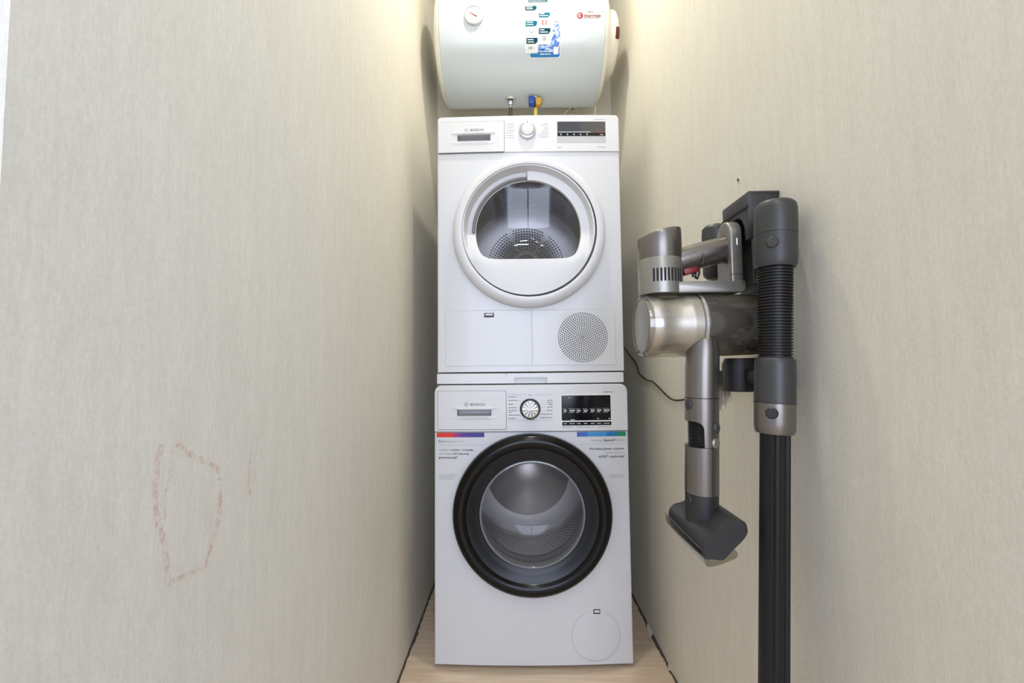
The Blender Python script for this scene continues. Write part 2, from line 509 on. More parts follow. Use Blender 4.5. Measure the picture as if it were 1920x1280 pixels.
M_PANE = glass('window_glass', (245, 248, 250), 0.05, 0.6)
M_FRAME = mat('white_window_frame', (232, 232, 230), 0.4)
M_LAMP = mat('lamp_glow', (255, 250, 240), 0.4, emit=(255, 238, 212), strength=30)
M_CRAYON = crayon('pink_crayon', (226, 138, 124))
M_SCREW = mat('screw_metal', (70, 64, 58), 0.4, 0.8)

# ------------------------------------------------------------------ the setting
XL, XR, YB, YE = -0.396, 0.406, 0.585, -1.049      # corridor walls, back wall, corridor mouth
def ragged_wall(x, xo):
    """side wall whose paper ends a few millimetres above the floor in an uneven edge"""
    mb = MB(); n = 140
    ys = [YE + (YB - YE) * i / n for i in range(n + 1)]
    zs = [0.004 + 0.004 * abs(math.sin(i * 1.7)) * RNG.random() + (0.004 if i % 17 == 3 else 0) for i in range(n + 1)]
    v = []; f = []
    for y, z in zip(ys, zs): v += [(x, y, z), (x, y, 0.05), (x, y, CEIL), (xo, y, z), (xo, y, CEIL)]
    for i in range(n):
        a, b = 5 * i, 5 * (i + 1)
        f += [(a, b, b + 1, a + 1), (a + 1, b + 1, b + 2, a + 2), (a, a + 3, b + 3, b), (a + 2, b + 2, b + 4, a + 4), (a + 3, a + 4, b + 4, b + 3)]
    f += [(0, 1, 2, 4, 3), (5 * n, 5 * n + 3, 5 * n + 4, 5 * n + 2, 5 * n + 1)]
    return mb.add(v, f)
wl = struct('wall_left', ragged_wall(XL, XL - 0.10), M_WALL, sharp=20)
wr = struct('wall_right', ragged_wall(XR, XR + 0.10), M_WALL, sharp=20)
struct('wall_back', box(MB(), XL - 0.1, XR + 0.1, YB, YB + 0.1, 0, CEIL), M_WALL)
struct('floor', box(MB(), HX0 - 0.1, HX1 + 0.1, HALL_Y - 0.1, YB + 0.1, -0.1, 0), M_FLOOR)
struct('ceiling', box(MB(), HX0 - 0.1, HX1 + 0.1, HALL_Y - 0.1, YB + 0.1, CEIL, CEIL + 0.1), M_CEIL)
mb = MB(); box(mb, HX0, XL - 0.1, YE, YE + 0.1, 0, CEIL); box(mb, XR + 0.1, HX1, YE, YE + 0.1, 0, CEIL)
struct('wall_front', mb, mat('blue_grey_paint', (104, 124, 136), 0.6, bump=0.1))
struct('wall_west', box(MB(), HX0 - 0.1, HX0, HALL_Y, YE + 0.1, 0, CEIL), M_HALL)
mb = MB(); y0, y1, z0, z1 = WIN2
box(mb, HX1, HX1 + 0.1, HALL_Y, y0, 0, CEIL); box(mb, HX1, HX1 + 0.1, y1, YE + 0.1, 0, CEIL)
box(mb, HX1, HX1 + 0.1, y0, y1, 0, z0); box(mb, HX1, HX1 + 0.1, y0, y1, z1, CEIL)
struct('wall_east', mb, M_HALL)
mb = MB()
for a, b, c, d in ((y0, y0 + 0.05, z0, z1), (y1 - 0.05, y1, z0, z1), (y0 + 0.05, y1 - 0.05, z0, z0 + 0.05), (y0 + 0.05, y1 - 0.05, z1 - 0.05, z1)):
    box(mb, HX1 + 0.03, HX1 + 0.08, a, b, c, d, 0.004)
win = struct('added_window', mb, M_FRAME)  # added opening that lets sky light onto the left wall
obj('pane', box(MB(), HX1 + 0.052, HX1 + 0.058, y0 + 0.05, y1 - 0.05, z0 + 0.05, z1 - 0.05), M_PANE, win)
mb = MB(); x0, x1, z0, z1 = WIN
box(mb, HX0 - 0.1, x0, HALL_Y - 0.1, HALL_Y, 0, CEIL); box(mb, x1, HX1 + 0.1, HALL_Y - 0.1, HALL_Y, 0, CEIL)
box(mb, x0, x1, HALL_Y - 0.1, HALL_Y, 0, z0); box(mb, x0, x1, HALL_Y - 0.1, HALL_Y, z1, CEIL)
struct('wall_rear', mb, M_HALL)
mb = MB()
for a, b, c, d in ((x0, x0 + 0.05, z0, z1), (x1 - 0.05, x1, z0, z1), (x0 + 0.05, x1 - 0.05, z0, z0 + 0.05), (x0 + 0.05, x1 - 0.05, z1 - 0.05, z1), (0.07, 0.13, z0 + 0.05, z1 - 0.05)):
    box(mb, a, b, HALL_Y - 0.08, HALL_Y - 0.03, c, d, 0.004)
win = struct('window_1', mb, M_FRAME)
for a, b in ((x0 + 0.05, 0.07), (0.13, x1 - 0.05)):
    obj('pane', box(MB(), a, b, HALL_Y - 0.058, HALL_Y - 0.052, z0 + 0.05, z1 - 0.05), M_PANE, win)

def floor_gap(x, sgn, seed):
    """uneven dark joint where the floor stops short of the wall"""
    r = random.Random(seed); mb = MB(); n = 90; v = []; f = []
    for i in range(n + 1):
        y = YE + (YB - YE) * i / n
        w = 0.0035 + 0.004 * r.random() + (0.005 * r.random() if (i // 7) % 3 == 0 else 0)
        v += [(x, y, 0.0), (x - sgn * w, y, 0.0), (x - sgn * w * 0.8, y, 0.0012), (x, y, 0.004 + 0.004 * r.random())]
    for i in range(n):
        a, b = 4 * i, 4 * (i + 1)
        f += [(a, b, b + 1, a + 1), (a + 1, b + 1, b + 2, a + 2), (a + 2, b + 2, b + 3, a + 3)]
    return mb.add(v, f)
struct('trim_1', floor_gap(XL, -1, 3), M_GAP, sharp=20)
struct('trim_2', floor_gap(XR, 1, 5), M_GAP, sharp=20)
# torn flap of wallpaper at the foot of the right wall, and scraps of paper in the joint
mb = MB(); mb.add([(XR - 0.0006, -0.03, 0.03), (XR - 0.001, 0.012, 0.003), (XR - 0.009, -0.012, 0.002), (XR - 0.003, -0.02, 0.006), (XR - 0.0006, -0.045, 0.006)], [(0, 1, 2, 3), (0, 3, 4)])
obj('paper_flap', mb, M_TORN, wr, label='torn white flap of wallpaper')
mb = MB(); mb.add([(XR - 0.008, 0.20, 0.001), (XR - 0.001, 0.21, 0.012), (XR - 0.001, 0.15, 0.009), (XR - 0.010, 0.145, 0.001)], [(0, 1, 2, 3)])
obj('paper_scrap', mb, M_TORN, wr, label='loose scrap of paper in the floor joint')

# pink crayon scribble on the left wall
def ribbon(pts, w, mb):
    P = smooth_path([(a, b, 0) for a, b in pts], 5)
    v = []; f = []
    for i, p in enumerate(P):
        t = (P[min(i + 1, len(P) - 1)] - P[max(i - 1, 0)]).normalized()
        ww = w * (0.7 + 0.6 * RNG.random())
        q = Vector((-t.y, t.x, 0)) * ww / 2
        v += [(XL + 0.0006, p.x + q.x, p.y + q.y), (XL + 0.0006, p.x - q.x, p.y - q.y)]
    for i in range(len(P) - 1): f.append((2 * i, 2 * i + 1, 2 * i + 3, 2 * i + 2))
    mb.add(v, f)
mb = MB()
ribbon([(-.9076, .8367), (-.9127, .8185), (-.9142, .7945), (-.9115, .7694), (-.902, .7413), (-.8976, .7174), (-.8951, .6969)], .0065, mb)
ribbon([(-.8942, .8285), (-.8984, .7997), (-.9028, .7801), (-.9017, .7632)], .004, mb)
ribbon([(-.889, .8347), (-.867, .817), (-.8408, .8035), (-.8263, .7887), (-.8223, .7614), (-.8224, .7385), (-.8306, .7172), (-.8411, .6964), (-.8451, .6881), (-.8661, .6927), (-.8951, .6969)], .0065, mb)
ribbon([(-.7649, .7973), (-.7684, .7706), (-.7645, .7439)], .004, mb)
obj('crayon_scribble', mb, M_CRAYON, wl, label='faint pink crayon scribble', normals=False, flat=True)

# ceiling lamps
for i, (lx, ly, pw) in enumerate(LAMPS):
    t = thing('ceiling_light', ['round recessed ceiling light in the niche in front of the water heater', 'round hall ceiling light nearest the niche, first of the row', 'round hall ceiling light, second of the row from the niche', 'round hall ceiling light, third of the row from the niche', 'round hall ceiling light nearest the rear window'][i], 'light', (lx, ly, CEIL))
    obj('trim_ring', lathe(MB(), [(0.036, -0.001), (0.050, -0.001), (0.052, -0.006), (0.046, -0.011), (0.038, -0.008), (0.036, -0.001)], (lx, ly, CEIL), 'z', 40), M_FRAME, t)
    obj('diffuser', lathe(MB(), [(0, -0.003), (0.037, -0.003), (0.037, 0.0), (0, 0.0)], (lx, ly, CEIL), 'z', 32), M_LAMP, t)
    area('lamp_light', (lx, ly, CEIL - 0.014), (lx, ly, 0), 0.075, pw, WARM if i == 0 else NEUTRAL, shape='DISK')

# ------------------------------------------------------------------ shared builders for the two machines
HW = 0.299
CUTS = [-HW + 2 * HW * i / 24 for i in range(1, 24)]
def bulge(b, y0):
    """front panels bow gently outwards: shifts only what sits at the front"""
    def fn(v):
        if v.y < y0 + 0.03: v.y -= b * max(0.0, 1 - (v.x / HW) ** 2)
        return v
    return fn
def machine_lettering(root, parent, spec, fn):
    for name, flat, m, lab in spec:
        obj(name, lay(flat, fn), m, parent, label=lab, normals=False, flat=True)
def emblem(fl, ca, cb, r):
    """round emblem: a ring with an armature shape inside"""
    fl.ring(ca, cb, r * 0.84, r, 28)
    fl.rect(ca - r * .42, ca - r * .30, cb - r * .62, cb + r * .62); fl.rect(ca + r * .30, ca + r * .42, cb - r * .62, cb + r * .62)
    fl.rect(ca - r * .3, ca + r * .3, cb - r * .08, cb + r * .08)
    return fl

# ------------------------------------------------------------------ washing machine
WB, WY = 0.009, 0.0
wf = bulge(WB, WY)
def on_w(lift):
    def fn(a, b):
        return wf(Vector((a, WY - lift, b)))
    return fn
wm = thing('washing_machine', 'white front-loading washing machine with a black-rimmed porthole door, standing on the floor', 'washing machine', (0, 0.27, 0))
mb = MB(); prism(mb, rrect(-HW, HW, 0.012, 0.848, (0.002, 0.002, 0.02, 0.02)), WY + 0.002, 0.545, 0.003, 2, cuts=CUTS); mb.warp(wf)
WZ = 0.4615
body = obj('body', mb, M_WHITE, wm)
cut(body, cyl(MB(), 0.200, -0.05, 0.13, (0, 0, WZ), 'y', 64), cyl(MB(), 0.262, 0.06, 0.49, (0, 0, WZ), 'y', 64),
    box(MB(), -0.230, -0.1195, -0.05, 0.03, 0.7535, 0.7765))
for sx in (-0.25, 0.25):
    for sy in (0.05, 0.50):
        obj('foot', cyl(MB(), 0.02, 0.0, 0.014, (sx, sy, 0), 'z', 20), M_CHARD, wm)
# control panel: the upper band of the front
mb = MB(); prism(mb, rrect(-HW + 0.0005, HW - 0.0005, 0.7065, 0.8475, (0.001, 0.001, 0.022, 0.022)), WY - 0.0025, WY + 0.01, 0.002, 2, cuts=CUTS); mb.warp(wf)
pan = obj('control_panel', mb, M_WPLAST, wm)
cut(pan, box(MB(), -0.230, -0.1195, -0.05, 0.03, 0.7535, 0.7765))
obj('panel_seam', lay(Flat().rect(-HW + .001, HW - .001, .7040, .7066, nb=1), lambda a, b: (a, 0.0012, b)) if False else prism(MB(), [(-HW + .001, .7040), (HW - .001, .7040), (HW - .001, .7066), (-HW + .001, .7066)], WY + 0.0012, WY + 0.004, cuts=CUTS).warp(wf), M_SEAM, wm)
# detergent drawer
def drawer(root, x0, x1, z0, z1, rx0, rx1, rz0, rz1, warp, y, lipx0, lipx1, lipz, deep=0.022):
    mb = MB(); prism(mb, rrect(x0 - .0011, x1 + .0013, z0 - .0013, z1 + .0011, .004), y - 0.0029, y + 0.006, cuts=[c for c in CUTS if x0 < c < x1]); mb.warp(warp)
    gap = obj('drawer_gap', mb, M_SEAM, root)
    mb = MB(); prism(mb, rrect(x0, x1, z0, z1, .004), y - 0.0044, y + 0.006, 0.0012, 2, cuts=[c for c in CUTS if x0 < c < x1]); mb.warp(warp)
    d = obj('detergent_drawer' if root is wm else 'water_container_drawer', mb, M_WPLAST, root)
    k = lambda: box(MB(), rx0, rx1, -0.06, y + 0.03, rz0, rz1)
    cut(d, k()); cut(gap, k())
    bb = warp(Vector(((rx0 + rx1) / 2, y, 0))).y
    # pocket behind the opening: five inner sides
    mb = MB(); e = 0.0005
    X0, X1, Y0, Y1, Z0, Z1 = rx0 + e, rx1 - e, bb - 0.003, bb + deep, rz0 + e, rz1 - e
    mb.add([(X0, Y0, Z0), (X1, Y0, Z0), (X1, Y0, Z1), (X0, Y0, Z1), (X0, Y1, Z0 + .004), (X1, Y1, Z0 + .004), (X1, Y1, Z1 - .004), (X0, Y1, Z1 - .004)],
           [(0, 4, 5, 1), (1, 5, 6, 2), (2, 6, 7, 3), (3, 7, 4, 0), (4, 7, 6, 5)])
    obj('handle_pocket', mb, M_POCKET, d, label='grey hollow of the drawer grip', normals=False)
    # tapered lip above the pocket and the shallow scoop below it
    mb = MB(); v = []
    n = 24
    for i in range(n + 1):
        t = i / n; x = lipx0 + (lipx1 - lipx0) * t
        h = 0.0055 * min(1, 5 * min(t, 1 - t)) + 0.0003
        p = 0.0055 * min(1, 4 * min(t, 1 - t)) + 0.0006
        for dy, dz in ((0, 0.0008), (-p, -h * 0.15), (-p, -h * 0.45), (0, -h)):
            q = warp(Vector((x, y - 0.0043, 0))); v.append((x, q.y + dy, lipz + dz))
    f = []
    for i in range(n):
        for k2 in range(3): a = 4 * i + k2; f.append((a, a + 4, a + 5, a + 1))
    mb.add(v, f)
    obj('grip_lip', mb, M_WPLAST, d, sharp=60)
    mb = MB(); v = []; f = []
    for i in range(n + 1):
        t = i / n; x = rx0 - .028 + (rx1 - rx0 + .056) * t; s = min(1, 4.5 * min(t, 1 - t))
        q = warp(Vector((x, y - 0.0043, 0))).y
        v += [(x, q - 0.0001, rz0 - 0.0015), (x, q - 0.0030 * s, rz0 - 0.0045), (x, q - 0.0001, rz0 - 0.0045 - 0.008 * s)]
    for i in range(n): a = 3 * i; f += [(a, a + 3, a + 4, a + 1), (a + 1, a + 4, a + 5, a + 2)]
    mb.add(v, f)
    obj('grip_ledge', mb, M_WPLAST, d, sharp=60)
    return d
dr = drawer(wm, -0.2885, -0.0765, 0.7135, 0.8310, -0.2275, -0.1220, 0.7550, 0.7760, wf, WY, -0.2500, -0.0985, 0.7787)
fl = Flat().text('BOSCH', -0.1865, 0.7862, 0.0108, width=0.0435, bold=0.006)
obj('lettering', lay(fl, on_w(0.0048)), M_INKG, dr, label='grey maker name', normals=False, flat=True)
obj('emblem', lay(emblem(Flat(), -0.1992, 0.7905, 0.0062), on_w(0.0048)), M_INKG, dr, normals=False, flat=True)
# programme print and frame round the dial
fl = Flat()
for i, z in enumerate((0.8105, 0.8005, 0.7890, 0.7785, 0.7700, 0.7640, 0.7555, 0.7455)):
    if i != 5: fl.dashes(-0.0690, z, (0.024, 0.028, 0.017, 0.025, 0.025, 0.010, 0.035, 0.023)[i], 0.0020, 40 + i)
    else: fl.dashes(-0.0690, z, 0.011, 0.0018, 46)
for i, z in enumerate((0.8000, 0.7925, 0.7870, 0.7790, 0.7690, 0.7580, 0.7475)):
    fl.dashes(0.0665, z, (0.017, 0.015, 0.012, 0.016, 0.019, 0.038, 0.040)[i], 0.0020, 60 + i, align='RIGHT')
fl.dashes(-0.008, 0.8165, 0.011, 0.0018, 71); fl.dashes(-0.013, 0.7415, 0.025, 0.0020, 72)
obj('programme_print', lay(fl, on_w(0.0028)), M_INKG, pan, label='grey programme names round the dial', normals=False, flat=True)
fl = Flat()
for z in (0.8205, 0.8165, 0.7430, 0.7390): fl.rect(-0.0700, -0.014, z, z + .0006); fl.rect(0.014, 0.0690, z, z + .0006)
for i, z in enumerate((0.8110, 0.8010, 0.7900, 0.7795, 0.7700, 0.7565, 0.7465)):
    fl.rect(-0.040, -0.026 - 0.002 * abs(i - 3), z, z + .0005); fl.rect(0.026 + 0.002 * abs(i - 3), 0.046, z, z + .0005)
obj('programme_lines', lay(fl, on_w(0.0028)), M_INKL, pan, normals=False, flat=True)
fl = Flat().dashes(0.2245, 0.8235, 0.022, 0.0022, 9); fl.rect(0.2500, 0.2530, 0.8225, 0.8262)
obj('series_print', lay(fl, on_w(0.0028)), M_INKG, pan, normals=False, flat=True)
# dial
KC = (-0.0025, wf(Vector((-.0025, WY - .0025, 0))).y, 0.7752)
kn = obj('programme_dial', lathe(MB(), [(0, -.020), (.0225, -.020), (.0250, -.0188), (.0262, -.016), (.0272, -.006), (.0300, -.004), (.0300, 0)], KC, 'y', 56), M_CHROME, wm)
mb = MB(); v = [(KC[0], KC[1] - .0222, KC[2])]; f = []
for i in range(48):
    a = 2 * PI * i / 48; h = (0, .0012, .0002, .0012)[i % 4] if i % 4 else 0.0016
    v.append((KC[0] + .0222 * math.cos(a), KC[1] - .0202 - h, KC[2] + .0222 * math.sin(a)))
for i in range(48): f.append((0, 1 + i, 1 + (i + 1) % 48))
mb.add(v, f)
obj('faceted_face', mb, M_SATIN, kn, flat=True)
mb = MB()
for i in range(11):
    a = 2 * PI * (i + .3) / 11
    mb.add([(KC[0] + .0035 * math.cos(a), KC[1] - .0236, KC[2] + .0035 * math.sin(a)), (KC[0] + .0205 * math.cos(a - .09), KC[1] - .0232, KC[2] + .0205 * math.sin(a - .09)), (KC[0] + .0205 * math.cos(a + .09), KC[1] - .0232, KC[2] + .0205 * math.sin(a + .09))], [(0, 1, 2)])
obj('dial_glints', mb, M_STKW, kn, normals=False, flat=True, label='painted white glints on the dial face')  # white wedges painted in place of reflections off the dial facets
obj('dial_skirt', lathe(MB(), [(.0272, -.0062), (.0312, -.0045), (.0316, -.001), (.0316, 0)], KC, 'y', 56), M_BEZEL, kn)
# display with touch keys
mb = MB(); prism(mb, rrect(0.0915, 0.2480, 0.7215, 0.8170, .003), WY - .0032, WY + .003, .0004, 1, cuts=[c for c in CUTS if .092 < c < .248]); mb.warp(wf)
dsp = obj('display', mb, M_STKW, wm, label='white-framed display window')
mb = MB(); prism(mb, rrect(0.0940, 0.2455, 0.7385, 0.8150, .002), WY - .0040, WY + .003, .0004, 1, cuts=[c for c in CUTS if .095 < c < .245]); mb.warp(wf)
obj('display_glass', mb, M_DISP, dsp, label='black display glass')
mb = MB(); prism(mb, rrect(0.0950, 0.2465, 0.7235, 0.7345, .001), WY - .0040, WY + .003, .0004, 1, cuts=[c for c in CUTS if .098 < c < .245]); mb.warp(wf)
obj('key_strip', mb, M_DISP, dsp, label='black key strip')
fl = Flat()
for i, x in enumerate((0.1000, 0.1180, 0.1400, 0.1610, 0.1830, 0.2030, 0.2230)):
    w = (0.010, 0.018, 0.013, 0.014, 0.014, 0.014, 0.020)[i]
    fl.dashes(x, 0.7690, w, 0.0020, 80 + i); fl.dashes(x + .001, 0.7655, w * .8, 0.0020, 90 + i)
    fl.dashes(x, 0.7282, w * .9, 0.0018, 100 + i)
    fl.rect(x - .003, x + w - .002, 0.7740, 0.7746); fl.rect(x - .003, x + w * .7, 0.7625, 0.7631)
fl.dashes(0.121, 0.7402, 0.013, 0.0020, 120); fl.dashes(0.203, 0.7425, 0.005, 0.0022, 121); fl.dashes(0.238, 0.7425, 0.005, 0.0022, 122)
fl.disc(0.118, 0.8080, 0.0016)
obj('key_print', lay(fl, on_w(0.0043)), M_INKW, dsp, label='white key names', normals=False, flat=True)
fl = Flat().dashes(0.0960, 0.7172, 0.030, 0.0016, 130); fl.dashes(0.140, 0.7172, 0.052, 0.0016, 131); fl.dashes(0.204, 0.7172, 0.042, 0.0016, 132)
obj('footnote_print', lay(fl, on_w(0.0028)), M_INKL, pan, normals=False, flat=True)
# promotional stickers under the panel
fl = Flat()
for a0, a1, mi in ((-.2925, -.239, 0), (-.239, -.222, 1), (-.222, -.199, 2), (-.199, -.1446, 3)): fl.rect(a0, a1, .6895, .7032, mi)
stl = obj('promotional_sticker', lay(fl, on_w(-0.0009)), [M_RED, M_MAG, M_VIO, M_IND], wm, label='sticker with red to indigo colour bar', normals=False, flat=True)
fl = Flat().text('Eco', -.2860, .6742, .0085, bold=.012, width=.0150)
fl.text('cichy i trwały', -.2474, .6482, .0085, width=.0695, bold=.02); fl.text('10-letnią', -.2405, .6365, .0085, width=.0475, bold=.02); fl.text('gwarancją*.', -.2860, .6250, .0085, width=.0620, bold=.02)
obj('lettering', lay(fl, on_w(-0.0009)), M_INK, stl, label='bold black lettering', normals=False, flat=True)
fl = Flat().text('Silence Drive™', -.2690, .6742, .0085, width=.0640); fl.text('Wyjątkowo', -.2860, .6482, .0080, width=.0360); fl.text('silnik objęty', -.2860, .6365, .0080, width=.0430)
fl.rect(-.2870, -.1500, .6655, .6661)
for i in range(3): fl.dashes(-.2860, .5745 - i * .006, .050 - .006 * (i == 2), .0014, 140 + i)
obj('fine_lettering', lay(fl, on_w(-0.0009)), M_INKL, stl, label='thin grey lettering', normals=False, flat=True)
fl = Flat()
for a0, a1, mi in ((.1408, .1440, 0), (.1440, .173, 1), (.173, .232, 2), (.232, .263, 3), (.263, .2915, 4)): fl.rect(a0, a1, .6888, .7030, mi)
str_ = obj('promotional_sticker', lay(fl, on_w(-0.0009)), [M_NAVY, M_BLU1, M_BLU2, M_BLU3, M_GRN], wm, label='sticker with blue to green colour bar', normals=False, flat=True)
fl = Flat().text('Speed', .2230, .6740, .0088, width=.0310, bold=.02)
fl.text('Perfekcyjnie czyste', .2845, .6482, .0085, 'RIGHT', width=.1050, bold=.02); fl.text('65%* szybciej!', .2855, .6245, .0088, 'RIGHT', width=.0790, bold=.02)
obj('lettering', lay(fl, on_w(-0.0009)), M_INK, str_, label='bold black lettering', normals=False, flat=True)
fl = Flat().text('Funkcja', .1850, .6740, .0085, width=.0345); fl.text('Perfect', .2555, .6740, .0085, width=.0290); fl.text('pranie nawet do', .2845, .6367, .0075, 'RIGHT', width=.0560)
fl.rect(.1520, .2830, .6655, .6661)
for i in range(2): fl.dashes(.2830, .5700 - i * .006, .044, .0014, 150 + i, align='RIGHT')
obj('fine_lettering', lay(fl, on_w(-0.0009)), M_INKL, str_, label='thin grey lettering', normals=False, flat=True)
# filter cover bottom right with its latch
fl = Flat().ring(0.1874, 0.0962, 0.0722, 0.0738, 72, a0=PI * .62, a1=PI * 2.38)
fcov = obj('filter_cover', lathe(MB(), [(0, -.0006), (.015, -.0006), (.030, -.0006), (.045, -.0006), (.060, -.0006), (.0700, -.0006), (.0718, -.0002), (.0722, .0004)], (0.1874, WY + .002 - WB * (1 - (.1874 / HW) ** 2), 0.0962), 'y', 72).warp(lambda v: Vector((v.x, v.y - WB * ((.1874 / HW) ** 2 - (v.x / HW) ** 2), v.z))), M_WHITE, wm)
obj('cover_gap', lay(fl, on_w(-0.0012)), M_HAIR, fcov, normals=False, flat=True)
yy = wf(Vector((.19, WY, 0))).y
obj('latch_frame', box(MB(), .1805, .2010, yy - .0005, yy + .004, .1610, .1735, .001), M_CHARD, fcov, label='black slot of the latch')
obj('latch', box(MB(), .1828, .1990, yy - .0016, yy + .003, .1650, .1722, .0012), M_WPLAST, fcov)
fl = Flat().line([(.1925, .1275), (.1895, .1215)], .0014)
obj('scratch', lay(fl, on_w(0.0004)), M_INKL, fcov, normals=False, flat=True)
# porthole door
DC = (0.0, -WB + 0.002, WZ)
door = obj('door', lathe(MB(), [(.205, .012), (.236, .006), (.2405, -.004), (.2400, -.020), (.2360, -.031), (.2270, -.0385), (.2160, -.0400), (.2050, -.0370), (.1985, -.0310), (.1960, -.0240)], DC, 'y', 112), M_BLACK, wm, label='round porthole door with glossy black rim', sharp=50)
obj('door_bezel', lathe(MB(), [(.1985, -.0300), (.1930, -.0285), (.1780, -.0215), (.1650, -.0160), (.1585, -.0150), (.1560, -.0110)], DC, 'y', 112), M_BEZEL, door, label='smoked grey inner bezel', sharp=60)
obj('door_glass', lathe(MB(), [(.1590, -.0150), (.1570, -.0185), (.1530, -.0180), (.1490, -.0090), (.1450, .012), (.1400, .040), (.1300, .066), (.1130, .082), (.0900, .090), (.0500, .096), (0, .098)], DC, 'y', 96), M_WGLASS, door, label='clear glass bowl', sharp=60)
obj('glass_rim', lathe(MB(), [(.1600, -.0148), (.1585, -.0182), (.1550, -.0188), (.1530, -.0170), (.1540, -.0140)], DC, 'y', 96), mat('grey_glass_rim', (118, 122, 128), 0.15, coat=0.5), door)
# gasket and drum
obj('gasket', lathe(MB(), [(.199, .004), (.180, .010), (.165, .012), (.160, .020), (.163, .034), (.172, .040), (.172, .052), (.163, .060), (.164, .078), (.178, .086), (.182, .098), (.196, .104), (.199, .120)], (0, 0, WZ), 'y', 80), M_GASKET, wm, sharp=60)
drum = obj('drum', lathe(MB(), [(.186, .112), (.206, .104), (.238, .122), (.250, .140), (.250, .440), (.240, .455), (.170, .462), (.160, .450), (.080, .446), (.070, .440), (0, .436)], (0, 0, WZ), 'y', 96), M_STEEL, wm, sharp=50)
mb = MB()
for k in range(21):
    for j in range(104):
        a = 2 * PI * (j + (k % 2) * .5) / 104
        if (a + .3) % (2 * PI / 3) < .30: continue
        y = .150 + k * .0138; R0 = .2488
        c = Vector((R0 * math.cos(a), y, WZ + R0 * math.sin(a))); tx = Vector((-math.sin(a), 0, math.cos(a)))
        mb.add([c + .0036 * (math.cos(q * PI / 3) * tx + math.sin(q * PI / 3) * Vector((0, 1, 0))) for q in range(6)], [tuple(range(6))])
ho = obj('drum_perforation', mb, M_HOLE, drum, normals=False, flat=True, kind='stuff')
for k in range(3):
    a = 2 * PI * k / 3 - .15 + 2 * PI / 3
    mb = MB()
    v = []; f = []
    for i in range(9):
        y = .15 + .27 * i / 8; h = .045 * math.sin(PI * (i + .8) / 9.6)
        for da, hh in ((-.14, 0), (-.05, h), (.05, h), (.14, 0)):
            R0 = .2495 - hh; v.append((R0 * math.cos(a + da), y, WZ + R0 * math.sin(a + da)))
    for i in range(8):
        for q in range(3): b0 = 4 * i + q; f.append((b0, b0 + 1, b0 + 5, b0 + 4))
    mb.add(v, f)
    obj('drum_lifter', mb, M_POCKET, drum, sharp=60)

# ------------------------------------------------------------------ stacking shelf between the machines
DY = 0.0377
ss = thing('stacking_shelf', 'slim white stacking kit with a pull-out shelf, lying between dryer and washing machine', 'shelf', (0, 0.3, 0.85))
obj('frame', box(MB(), -.297, .297, DY + .03, .555, .8485, .8855, .002), M_WPLAST, ss)
obj('shelf_gap', box(MB(), -.2965, .2965, DY + .0085, DY + .03, .8485, .8870), M_GAP, ss, label='dark gap round the shelf front')
db = bulge(.006, DY)
mb = MB(); prism(mb, rrect(-.2985, .2985, .8512, .8842, .004), DY - .001, DY + .016, .002, 2, cuts=CUTS); mb.warp(db)
fr = obj('shelf_front', mb, M_WPLAST, ss)
cut(fr, prism(MB(), rrect(-.0500, .0530, .8400, .8705, (0, 0, .003, .003)), -.05, DY + .006))
obj('finger_pull', lay(Flat().rect(-.0498, .0528, .8512, .8703), lambda a, b: (a, DY + .0055, b)), M_WPLAST, fr, label='shaded finger pull', normals=False)
obj('plug', cyl(MB(), .0016, -.0005, .002, (-.0764, DY - .0012 - .006 * .93, .8805), 'y', 12), M_SEAM, fr)

# ------------------------------------------------------------------ tumble dryer
td = thing('tumble_dryer', 'white tumble dryer with a clear half-moon door window, stacked on top of the washing machine', 'tumble dryer', (0, 0.3, 0.888))
DX = 0.0025
def on_d(lift):
    def fn(a, b): return db(Vector((a, DY - lift, b)))
    return fn
Z0, Z1 = 0.8880, 1.7293
mb = MB(); prism(mb, rrect(-HW + DX, HW + DX, Z0, Z1, (0.002, 0.002, 0.013, 0.013)), DY + 0.002, 0.545, 0.003, 2, cuts=CUTS); mb.warp(db)
body = obj('body', mb, M_WHITE, td)
DZ = 1.3390
cut(body, cyl(MB(), 0.190, -0.05, 0.12, (DX, 0, DZ), 'y', 64), cyl(MB(), 0.270, 0.09, 0.52, (DX, 0, DZ), 'y', 64),
    box(MB(), -0.2300, -0.1200, -0.05, DY + 0.03, 1.6430, 1.6655))
mb = MB(); prism(mb, rrect(-HW + DX + .0005, HW + DX - .0005, 1.6062, Z1 - .0006, (0.001, 0.001, 0.014, 0.014)), DY - 0.0025, DY + 0.01, 0.002, 2, cuts=CUTS); mb.warp(db)
dpan = obj('control_panel', mb, M_WPLAST, td)
cut(dpan, box(MB(), -0.2300, -0.1200, -0.05, DY + 0.03, 1.6430, 1.6655))
obj('panel_seam', prism(MB(), [(-HW + DX + .001, 1.6048), (HW + DX - .001, 1.6048), (HW + DX - .001, 1.6064), (-HW + DX + .001, 1.6064)], DY + 0.0014, DY + 0.004, cuts=CUTS).warp(db), M_HAIR, td)
dd = drawer(td, -0.2930, -0.0755, 1.6075, 1.7100, -0.2290, -0.1210, 1.6440, 1.6655, db, DY, -0.2535, -0.0995, 1.6705)
fl = Flat().text('BOSCH', -0.1870, 1.6775, 0.0108, width=0.0430, bold=0.006)
obj('lettering', lay(fl, on_d(0.0048)), M_INKG, dd, label='grey maker name', normals=False, flat=True)
obj('emblem', lay(emblem(Flat(), -0.2000, 1.6815, 0.0062), on_d(0.0048)), M_INKL, dd, normals=False, flat=True)
fl = Flat()
